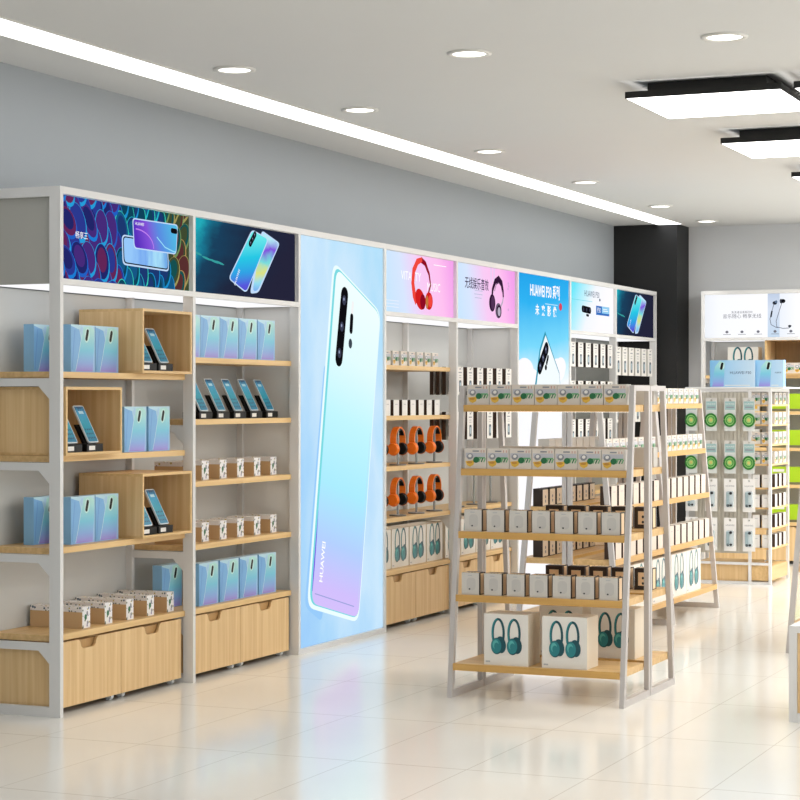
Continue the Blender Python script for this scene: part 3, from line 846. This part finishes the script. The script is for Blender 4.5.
def hp_print(m, cu, cv, s, lay):
    """printed headphones seen three-quarter: a tall narrow loop over one round cup; s is the height"""
    n = 18
    loop = [(cu + s*.165*math.cos(math.radians(-25+235*i/n)) - s*.02, cv + s*(.12 + .40*math.sin(math.radians(-25+235*i/n)))) for i in range(n+1)]
    m.stroke(loop, s*.07, lay, TEALD)
    m.stroke([(p[0]-s*.012, p[1]+s*.004) for p in loop[9:]], s*.05, lay+1, TEAL)
    m.ell(cu + s*.06, cv - s*.2, s*.155, s*.24, lay+2, TEALD, rot=.12)
    m.ell(cu - s*.06, cv - s*.24, s*.175, s*.235, lay+3, TEALD); m.ell(cu - s*.075, cv - s*.235, s*.155, s*.21, lay+4, TEAL)
    m.ell(cu - s*.09, cv - s*.2, s*.09, s*.13, lay+5, TEALL); m.ell(cu - s*.06, cv - s*.25, s*.075, s*.11, lay+6, TEAL)
def big_proto(w, h, d, s):
    m = MB().box(-w/2, w/2, 0, d, 0, h, pmat('big_box_white', (232, 228, 220), .45), side=pmat('big_box_side', (226, 214, 194), .5))
    hp_print(m, -w*.16, h*.54, s, 1); hp_print(m, w*.2, h*.54, s, 1)
    m.rect(-w*.46, h*.05, -w*.36, h*.08, 1, INKL)
    return m.build('headphone_box', bevel=0)
bigA0 = big_proto(.225, .245, .17, .17); bigB0 = big_proto(.275, .25, .15, .21); bigC0 = big_proto(.36, .275, .17, .23)

def headphones_proto():
    root = empty('headphones')
    r = .072
    def arc(a0, a1, rr, n=16): return [(rr*math.cos(math.radians(a0+(a1-a0)*i/n)), 0, .115 + rr*1.05*math.sin(math.radians(a0+(a1-a0)*i/n))) for i in range(n+1)]
    def strap(m, a0, a1, r0, r1, hw, mat):
        p = arc(a0, a1, r0); q = arc(a0, a1, r1); n = len(p)
        vs = []
        for a, b in zip(p, q): vs += [(a[0], -hw, a[2]), (a[0], hw, a[2]), (b[0], hw, b[2]), (b[0], -hw, b[2])]
        fs = [(0, 1, 2, 3), tuple(4*(n-1)+i for i in (3, 2, 1, 0))]
        for i in range(n-1):
            for k in range(4): fs.append((4*i+k, 4*i+4+k, 4*i+4+(k+1) % 4, 4*i+(k+1) % 4))
        m.add(vs, fs, mat)
    m = MB(); strap(m, -18, 198, r, r+.009, .02, ORANGE); m.build('headband', root)
    m = MB(); strap(m, 25, 155, r-.008, r-.0005, .017, BLACK); m.build('band_padding', root)
    for sx in (-1, 1):
        x = sx*.07
        m = MB().disc((x, 0, .058), .043, sx*.022, 'x', ORANGE, 28, .034); ec = m.build('ear_cup', root)
        m = MB().disc((x-sx*.001, 0, .058), .04, -sx*.022, 'x', BLACK, 28, .036); m.build('ear_cushion', ec)
    return root
hph0 = headphones_proto()
def hstand_proto():
    root = empty('headphone_stand')
    MB().disc((0, 0, 0), .055, .008, 'z', pmat('smoked_base', (120, 116, 110), .3), 24).build('base', root)
    MB().box(-.008, .008, -.005, .005, .0085, .2235, ACRYL).build('stem', root)
    MB().box(-.013, .013, -.013, .013, .224, .228, ACRYL).build('cradle', root)
    return root
hst0 = hstand_proto()

def row(proto, n, at, rz, what, where, cat, group, fr='left', start=0):
    """n copies; at(i) gives the place; label counts from one side"""
    for i in range(n):
        place(proto, at(i), rz, '%s %s from %s %s' % (ORD[i], what, fr, where), cat, group)

# ---- feather sign display
def cube_proto(w=.485, h=.315, d=.362, t=.013):
    root = empty('display_cube')
    MB().box(-w/2, w/2, 0, d, 0, t, WOODX).box(-w/2, w/2, 0, d, h-t, h, WOODX, front=WOODE).box(-w/2, -w/2+t, 0, d, t, h-t, WOOD, front=WOODE) \
        .box(w/2-t, w/2, 0, d, t, h-t, WOOD, front=WOODE).build('frame', root)
    MB().box(-w/2+t, w/2-t, d-.012, d-.001, t, h-t, WOODD).build('back_board', root)
    return root
cube0 = cube_proto()
e = .0008
CUB = [(8.662, S1[0], 'upper maple display cube, on the top shelf under the feather sign'),
       (7.985, S1[1], 'middle maple display cube, on the second shelf by the left post'),
       (8.662, S1[2], 'lower maple display cube, on the third shelf of the nearest display')]
for ci, (x, z, lb) in enumerate(CUB):
    place(cube0, (x, 4.998, z+e), 0, lb, 'display cube', 'maple display cubes')
    wh = ('upper', 'middle', 'lower')[ci]
    for j, dx in enumerate((-.15, .01) if ci != 1 else (-.15, .03)):
        sd = ('left', 'right')[j]
        zz = z+e+.013+e
        place(stand0, (x+dx, 5.015, zz), 0, 'black phone stand on the %s in the %s maple display cube' % (sd, wh), 'phone stand', 'phone stands in display cubes')
        place(phone0, (x+dx+.022, 5.034, zz+.0412), 0, 'phone with blue screen leaning on the %s stand in the %s display cube' % (sd, wh), 'phone', 'phones in display cubes')
BXA = [(7.955, 5.245), (8.045, 5.1), (8.258, 5.1)]
row(pbox0, 3, lambda i: (*BXA[i], S1[0]+e), 0, 'pale blue phone box', 'beside cube on top shelf under feather sign', 'phone box', 'phone boxes on the nearest display')
row(pbox0, 2, lambda i: (8.465+.229*i, 5.066, S1[1]+e), 0, 'pale blue phone box', 'beside the middle display cube', 'phone box', 'phone boxes on the nearest display')
row(pbox0, 3, lambda i: (*BXA[i], S1[2]+e), 0, 'pale blue phone box', 'beside the lower display cube', 'phone box', 'phone boxes on the nearest display')
row(kraft0, 5, lambda i: (8.05+.197*i, 5.085, S1[3]+e), 0, 'long kraft carton with patterned white end', 'above drawers under feather sign', 'carton', 'kraft earphone cartons')
# ---- aurora sign display
row(pbox0, 5, lambda i: ((9.045, 9.255, 9.466, 9.682, 9.9)[i], 5.085, S2[0]+e), 0, 'pale blue phone box', 'on top shelf under dark aurora sign', 'phone box', 'phone boxes under the aurora sign')
for i in range(5):
    x = 9.236+.191*i
    place(stand0, (x, 5.10, S2[1]+e), 0, '%s black phone stand from left on second shelf under aurora sign' % ORD[i], 'phone stand', 'phone stands under the aurora sign')
    place(phone0, (x+.022, 5.119, S2[1]+e+.0412), 0, '%s blue screened phone from left leaning under aurora sign' % ORD[i], 'phone', 'phones under the aurora sign')
row(kraftS0, 6, lambda i: (9.05+.197*i, 5.11, S2[2]+e), 0, 'short kraft carton', 'on third shelf under aurora sign', 'carton', 'kraft cartons under the aurora sign')
row(kraftS0, 6, lambda i: (9.05+.197*i, 5.11, S2[3]+e), 0, 'short kraft carton', 'on fourth shelf under aurora sign', 'carton', 'kraft cartons under the aurora sign')
row(pbox0, 5, lambda i: ((9.055, 9.24, 9.468, 9.69, 9.913)[i], (5.2, 5.085)[i > 0], S2[4]+e), 0, 'pale blue phone box', 'above drawers under aurora sign', 'phone box', 'phone boxes under the aurora sign')
# ---- red headphones display
row(colS0, 7, lambda i: (11.535+.1325*i, 5.07, S2[0]+e), 0, 'small colourful earphone pack', 'on top shelf under red headphones sign', 'pack', 'earphone packs under the red headphones sign')
row(wpS0, 7, lambda i: (11.54+.137*i, 5.07, S2[1]+e), 0, 'slim white pack', 'on second shelf under red headphones sign', 'pack', 'slim packs under the red headphones sign')
for r_, z in enumerate((S2[2], S2[3])):
    for i in range(4):
        x = 11.475+.307*i
        w_ = ('upper', 'lower')[r_]
        place(hst0, (x, 5.105, z+e), 0, '%s clear stand from left on %s orange headphones shelf' % (ORD[i], w_), 'headphone stand', 'stands under orange headphones')
        place(hph0, (x, 5.105, z+e+.0475), 0, '%s orange headphones from left, %s shelf' % (ORD[i], w_), 'headphones', 'orange headphones')
row(bigB0, 4, lambda i: (11.52+.29*i, 5.1, S2[4]+e), 0, 'white box with teal headphones', 'above drawers under red headphones sign', 'box', 'headphone boxes on wall displays')
# ---- black headphones display
for r_, z in enumerate((1.665, 1.36)):
    for i in range(6):
        place(hpA0, (BX[4]+.075+.19*i, 5.01, z-.19), 0, '%s hanging brown sided pack from left, %s row under black headphones sign' % (ORD[i], ('upper', 'lower')[r_]), 'pack', 'hanging packs under the black headphones sign')
    for i, y in enumerate((5.09, 5.135, 5.18)):
        place(hpA0, (BX[4]+.075, y, z-.19), 0, 'brown sided pack %s behind the first, %s row under black headphones sign' % (('directly', 'second', 'farthest')[i], ('upper', 'lower')[r_]), 'pack', 'hanging packs under the black headphones sign')
for i in range(3):
    place(hst0, (13.0+.33*i-.06, 5.16, .695+e), 0, '%s empty clear headphone stand from left under black headphones sign' % ORD[i], 'headphone stand', 'empty clear stands')
row(bigB0, 4, lambda i: (BX[4]+.17+.29*i, 5.1, .365+e), 0, 'white box with teal headphones', 'above drawers under black headphones sign', 'box', 'headphone boxes on wall displays')
# ---- camera sign and last display
for r_, z in enumerate((1.90, 1.593, 1.287)):
    row(hpB0, 6, lambda i: (BX[6]+.085+.195*i, 5.01, z-.195), 0, 'hanging white pack', 'in %s row under white camera sign' % ORD[r_], 'pack', 'hanging packs under the camera sign')
for r_, z in enumerate((1.89, 1.49)):
    row(hpC0, 6, lambda i: (BX[7]+.09+.19*i, 5.01, z-.24), 0, 'tall hanging white pack', '%s row, last display before the column' % ('upper', 'lower')[r_], 'pack', 'hanging packs on the black backed display')

# ---- back wall display
place(bigB0, (17.52, 4.25, S2[0]+e), R90, 'white headphone box standing left of a maple cube under the earbuds sign', 'box', 'headphone boxes on wall displays')
place(cube0, (17.43, 3.79, S2[0]+e), R90, 'maple display cube on the back wall under the earbuds sign', 'display cube', 'maple display cubes')
for i in range(4):
    place(colS0, (17.47, 3.93-.1*i, S2[0]+e+.013+e), R90, '%s small pack from left inside the back wall maple cube' % ORD[i], 'pack', 'packs in the back wall cube')
lime0 = MB().box(-.15, .15, 0, .13, 0, .155, LIME, top=pmat('lime_top', (186, 214, 80), .45)).rect(-.12, .112, -.02, .135, 1, CARD).rect(-.15, .0, .15, .022, 1, pmat('olive_band', (120, 116, 84), .5)).build('lime_box')
for r_, z in enumerate(S2[1:]):
    for i in range(2):
        place(lime0, (17.52, 3.86-.315*i, z+e), R90, 'lime green box on back wall display, %s shelf, %s' % (ORD[r_+1], ('left one', 'right one')[i]), 'box', 'lime green boxes on the back wall display')
dkp0 = MB().box(-.1, .1, 0, .1, 0, .16, pmat('brown_pack', (96, 84, 66), .5), front=CARDG).rect(-.08, .02, .08, .09, 1, YEL).build('yellow_pack')
for i, (y, z) in enumerate(((4.2, S2[1]), (4.2, S2[2]))):
    place(dkp0, (17.52, y, z+e), R90, 'pale pack with yellow print on back wall display, %s shelf' % ORD[i+1], 'pack', 'yellow printed packs')
for j in (0, 1):
    place(drawer0, (17.475, 4.5725-.5825*j, 0), R90, 'maple rolling drawer on the back wall, %s one under the earbuds sign' % ('left', 'right')[j], 'drawer', 'rolling drawers under wall displays')

# ------------------------------------------------------------------ island shelves
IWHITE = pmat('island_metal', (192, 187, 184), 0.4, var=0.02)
def island(loc, rz, L_, db, dt, label, shz=(1.416, 1.105, .80, .495, .165), H_=1.51):
    root = empty('island_shelf', loc, rz)
    tag(root, label, 'shelf unit', 'A-frame island shelves')
    t = .024
    def yf(z): return db - (db-dt)*z/H_
    for sy in (-1, 1):
        for x in (-L_/2, L_/2-t):
            m = MB()
            def beam(p, q, ht):
                (ya, za), (yb, zb) = p, q
                b = [(x, ya, za), (x+t, ya, za), (x+t, ya+ht, za), (x, ya+ht, za)]
                c = [(x, yb, zb), (x+t, yb, zb), (x+t, yb+ht, zb), (x, yb+ht, zb)]
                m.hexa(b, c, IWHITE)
            k = .031
            if sy < 0:
                beam((-db, 0), (-dt, H_), k); beam((-.030, 0), (-.030, H_), .026)
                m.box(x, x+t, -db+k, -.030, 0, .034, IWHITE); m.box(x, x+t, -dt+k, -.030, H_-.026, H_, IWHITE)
            else:
                beam((db-k, 0), (dt-k, H_), k); beam((.004, 0), (.004, H_), .026)
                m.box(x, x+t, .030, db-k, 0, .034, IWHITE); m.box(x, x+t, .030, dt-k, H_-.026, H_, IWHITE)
            m.build('end_frame', root)
        for z in shz:
            y = yf(z)
            a, b = (-y-.004, -.036) if sy < 0 else (.036, y+.004)
            c0 = (a+b)/2; c1 = c0+.012
            MB().box(-L_/2+t+.03, L_/2-t-.03, c0, c1, z-.0345, z-.0335, LEDFILL).build('led_fill_strip', root)
            MB().box(-L_/2+t+.001, L_/2-t-.001, a, b, z-.033, z, WOODX, front=WOODG, back=WOODG).build('shelf', root, bevel=.002)
    return root

XM1, YM1, L1 = 9.415, 3.185, .89
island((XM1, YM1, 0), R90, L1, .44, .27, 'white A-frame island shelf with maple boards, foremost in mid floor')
SH = (1.416, 1.105, .80, .495, .165)
def g1(i, n, pitch, xoff): return YM1 + pitch*(n-1)/2 - pitch*i
def xf(z): return XM1 - (.44 - .17*z/1.51)
SN = ['top', 'second', 'third', 'fourth', 'bottom']
for k in (0, 1):
    row(col0, 7, lambda i: (xf(SH[k])+.012, g1(i, 7, .1165, 0), SH[k]+e), R90, 'colourful earphone pack', 'on %s shelf of the front island' % SN[k], 'pack', 'earphone packs on the front island')
    row(col0, 7, lambda i: (XM1+.26, g1(i, 7, .1165, 0), SH[k]+e), -R90, 'colourful earphone pack', 'on back side of front island, %s shelf' % SN[k], 'pack', 'earphone packs on the front island')
for k in (2, 3):
    row(cart0, 7, lambda i: (xf(SH[k])+.012, g1(i, 7, .1165, 0), SH[k]+e), R90, 'white fronted speaker carton', 'on %s shelf of the front island' % SN[k], 'carton', 'speaker cartons on the front island')
    row(cart0, 5, lambda i: (XM1+.28, g1(i+2, 7, .1165, 0), SH[k]+e), -R90, 'speaker carton', 'on back side of front island, %s shelf' % SN[k], 'carton', 'speaker cartons on the front island')
for i, y in enumerate((3.34, 3.045)):
    place(bigA0, (xf(.165)+.02, y, SH[4]+e), R90, 'large white box with two teal headphones, %s on front island bottom shelf' % ('left one', 'right one')[i], 'box', 'big headphone boxes on the front island')
for i, y in enumerate((3.22, 2.95)):
    place(bigA0, (XM1+.06, y, SH[4]+e), R90, 'white headphone box on back side of front island bottom shelf, %s' % ('left one', 'right one')[i], 'box', 'big headphone boxes on the front island')

YM2, L2 = 3.80, 1.155
ISN = ['middle island', 'rear island']
XC2 = [11.87, 13.03]
for u in (0, 1):
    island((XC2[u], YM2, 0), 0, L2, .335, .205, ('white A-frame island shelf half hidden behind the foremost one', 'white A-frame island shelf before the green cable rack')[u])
    def yf2(z): return YM2 - (.335 - .13*z/1.51)
    for k in (0, 1):
        row(colM0, 8, lambda i: (XC2[u]-.46+.131*i, yf2(SH[k])+.012, SH[k]+e), 0, 'earphone pack', 'on %s shelf of the %s' % (SN[k], ISN[u]), 'pack', 'earphone packs on the %s' % ISN[u])
    for k in (2, 3):
        row(wpG0, 7, lambda i: (XC2[u]-.45+.15*i, yf2(SH[k])+.012, SH[k]+e), 0, 'slim white pack', 'on %s shelf of the %s' % (SN[k], ISN[u]), 'pack', 'slim packs on the %s' % ISN[u])
    for i in range(3 if u == 0 else 2):
        place(bigC0, (XC2[u]-.365+.365*i, yf2(.165)+.015, SH[4]+e), 0, '%s white headphone box from left on bottom shelf of the %s' % (ORD[i], ISN[u]), 'box', 'headphone boxes on the %s' % ISN[u])
row(colM0, 8, lambda i: (XC2[0]-.46+.131*i, YM2+.2, SH[1]+e), PI, 'earphone pack', 'on far side of the middle island', 'pack', 'earphone packs on the middle island')
for k in (2, 3):
    row(cart1, 8, lambda i: (XC2[0]-.46+.131*i, YM2+.235, SH[k]+e), PI, 'speaker carton', 'on far side of middle island, %s shelf' % SN[k], 'carton', 'speaker cartons on the middle island')
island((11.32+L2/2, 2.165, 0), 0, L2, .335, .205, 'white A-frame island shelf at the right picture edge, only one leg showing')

# ------------------------------------------------------------------ cable rack
RX, RY = 15.43, 3.53
rk = empty('cable_rack', (RX, RY, 0))
tag(rk, 'white cable rack with slat panel end and small shelves, beyond the islands', 'rack')
for x, y in ((0, 0), (0, .16), (0, .66), (.62, 0), (.62, .16), (.62, .66)):
    MB().box(x, x+.022, y-.011, y+.011, 0, 1.53, WHITE).build('post', rk)
for a in ((0, .022, .012, .148, 1.505, 1.53), (0, .022, .172, .648, 1.505, 1.53), (.023, .619, -.01, .01, 1.505, 1.53), (0, .022, .012, .148, .0, .02),
          (0, .022, .172, .648, 0, .02), (0, .022, .172, .648, .15, .17), (0, .022, .012, .148, .15, .17)):
    MB().box(*a, WHITE).build('rail', rk)
m = MB().box(.008, .016, .172, .60, .24, 1.5, SLAT)
for k in range(14):
    m.box(.002, .0075, .175+.031*k, .193+.031*k, .24, 1.5, SLAT)
m.build('slat_panel', rk)
MB().box(.03, .6, .18, .64, .02, .15, WOOD).build('base_board', rk)
RSH = [1.405, 1.25, 1.095, .94, .755, .60, .44, .285]
for z in RSH:
    MB().box(.024, .618, -.008, .155, z-.014, z, WOODX, front=WOODE).build('shelf', rk)
MB().box(.024, .618, .0, .155, .03, .14, WOODX).build('plinth', rk)
HY = [.612, .453, .303, .153]
HZ = [1.463, 1.13, .832, .525]
for z in HZ:
    for y in HY:
        MB().tube([(.001, y, z-.024), (-.062, y, z-.024), (-.066, y, z-.02)], .0025, STEEL, 6).build('hook', rk)
MB().box(.008, .016, .60, .65, .24, 1.5, STEEL).build('hook_strip', rk)
def cable_proto():
    root = empty('cable_pack')
    fr_ = pmat('clear_blister', (212, 214, 210), .25)
    m = MB().box(-.045, .045, 0, .004, 0, .233, CARDG, front=fr_).box(-.045, -.008, 0, .004, .233, .249, CARDG).box(.008, .045, 0, .004, .233, .249, CARDG).box(-.045, .045, 0, .004, .249, .258, CARDG)
    m.rect(-.04, .165, .04, .231, 1, pmat('cyan_card', (150, 180, 178), .4))
    m.text('HUAWEI', .018, 0, .21, 2, CARD)
    m.rect(-.03, .18, .03, .19, 2, INKG)
    m.build('card', root)
    m = MB()
    for q, (r, mt) in enumerate(((.045, CGREEN), (.043, CGREEN))):
        pts = [(r*math.cos(2*PI*i/24), -.012, .085+r*1.08*math.sin(2*PI*i/24)) for i in range(25)]
        m.tube(pts, .0065, mt, 7, False)
    m.disc((0, -.010, .085), .04, .008, 'y', CGREENL, 24)
    m.disc((0, -.013, .085), .013, .0025, 'y', pmat('coil_core', (206, 190, 110), .4), 14)
    m.tube([(.026*math.cos(2*PI*i/20), -.012, .085+.028*math.sin(2*PI*i/20)) for i in range(21)], .003, CGREEN, 6, False)
    m.build('cable_coil', root)
    return root
cab0 = cable_proto()
def cord_proto():
    root = empty('cord_pack')
    m = MB().box(-.048, .048, 0, .004, 0, .233, CARD).box(-.048, -.008, 0, .004, .233, .249, CARD).box(.008, .048, 0, .004, .233, .249, CARD).box(-.048, .048, 0, .004, .249, .258, CARD)
    m.text('HUAWEI', .018, 0, .2, 1, INKG)
    m.build('card', root)
    m = MB().prism(rrect(-.026, .035, .03, .16, .012), -.022, -.0008, pmat('blister_shell', (196, 206, 208), .2))
    m.build('blister', root)
    m = MB().box(-.022, .0, -.034, -.0225, .045, .15, pmat('cord_grey', (150, 168, 172), .4)).disc((.012, -.034, .145), .011, .0115, 'y', INK, 12).disc((-.01, -.034, .05), .011, .0115, 'y', INK, 12).disc((.014, -.034, .05), .009, .0115, 'y', INK, 12)
    m.build('charging_cord', root)
    return root
cord0 = cord_proto()
for r_, z in enumerate(HZ):
    for i, y in enumerate(HY):
        p = cab0 if r_ < 2 else cord0
        lb = '%s %s from left, %s row on the cable rack' % (ORD[i], 'coiled green cable pack' if r_ < 2 else 'white charging cord card', ('upper', 'lower')[r_ % 2])
        place(p, (RX-.05, RY+y+.0, z-.265), R90, lb, 'cable pack', 'green cable packs' if r_ < 2 else 'charging cord cards')
colE0 = colour_proto(.066, .092, .06); wpE0 = white_pack_proto(.056, .10, .06).build('slim_pack')
for r_, z in enumerate(RSH):
    pr = colS0 if r_ < 4 else wpM0
    for j, y in enumerate((.115, .04)):
        place(colE0 if r_ < 4 else wpE0, (RX+.03, RY+y-.0, z+e), R90, '%s end pack facing the aisle on %s shelf from top of cable rack' % (('left', 'right')[j], ORD[r_]), 'pack', 'small packs on the cable rack')
    for i in range(3):
        place(pr, (RX+.2+.15*i, RY-.004, z+e), 0, '%s side pack on %s shelf from top of cable rack' % (ORD[i], ORD[r_]), 'pack', 'small packs on the cable rack')
def wide_box(w):
    q = MB().box(-w/2, w/2, 0, .07, 0, .21, BLUEBOX, front=grad('wide_box_front', (2.4, 0, .5), [(0, (110, 176, 222)), (.3, (150, 198, 232)), (1, (200, 220, 236))], 0, lit=True), top=pmat('pale_blue_top', (176, 206, 228), .4))
    l = -w/2
    q.flat([(l+.02, .004), (l+.11, .004), (l+.12, .19), (l+.08, .205), (l+.04, .16)], 1, BPHONE)
    q.ell(l+.097, .165, .02, .028, 2, pmat('pale_camera_glow', (198, 232, 226), .3)); q.flat(capsule((l+.092, .145), (l+.1, .182), .02), 3, BLACK)
    k = (w-.14)/.2
    q.text('HUAWEI P30', .03*min(1, k+.25), l+.13+(w-.13)/2, .11, 1, pmat('navy_ink', (70, 84, 120), .4), sx=min(1, k+.1)); q.rect(l+.12, .01, w/2-.04, .016, 1, CARD)
    return q.build('wide_phone_box')
TOPB = MB().box(-.02, .64, -.11, .67, 1.5305, 1.542, WPL).build('top_board', rk)
place(wide_box(.36), (RX+.0, RY+.297, 1.5425), R90, 'wide pale blue phone box on top of the cable rack, left and longer one', 'phone box', 'wide phone boxes on the cable rack')
place(wide_box(.215), (RX+.02, RY+.005, 1.5425), R90, 'shorter pale blue phone box on top of the cable rack, right one', 'phone box', 'wide phone boxes on the cable rack')

# ------------------------------------------------------------------ low table at the right edge
lt = empty('low_display_table', (8.9, 1.95, 0), R90)
tag(lt, 'low white framed display plinth with maple side at the lower right edge', 'table')
for x in (0, .86):
    for y in (0, .56):
        MB().box(x, x+.035, y, y+.035, 0, .40, WHITE).build('post', lt)
MB().box(0, .895, 0, .595, .40, .43, WHITE).build('top', lt, bevel=.002)
for a in ((.036, .859, 0, .035, 0, .04), (.036, .859, .56, .595, 0, .04), (0, .035, .036, .559, 0, .04), (.86, .895, .036, .559, 0, .04)): MB().box(*a, WHITE).build('bottom_rail', lt)
for a in ((.036, .859, .012, .022), (.012, .022, .036, .559), (.036, .859, .572, .582), (.872, .882, .036, .559)): MB().box(*a, .041, .3995, WOOD).build('maple_panel', lt)

# ------------------------------------------------------------------ ambient white world light added, entering by the open right side, camera
wd = bpy.data.worlds.new('World'); SC.world = wd; wd.use_nodes = True
bg = wd.node_tree.nodes['Background']
bg.inputs[0].default_value = (0.97, 0.98, 1.0, 1); bg.inputs[1].default_value = 1.6

cd = bpy.data.cameras.new('camera'); cam = bpy.data.objects.new('camera', cd); COL.objects.link(cam)
th = math.atan(864/2000)
cam.location = (0, 0, 1.44); cam.rotation_euler = (PI/2, 0, th-PI/2)
cd.sensor_width = 36; cd.lens = 90; cd.clip_start = .05; cd.clip_end = 100
SC.camera = cam
SC.view_settings.view_transform = 'Standard'; SC.view_settings.look = 'None'
SC.view_settings.exposure = 0.08; SC.view_settings.gamma = 1.0; SC.view_settings.use_curve_mapping = False
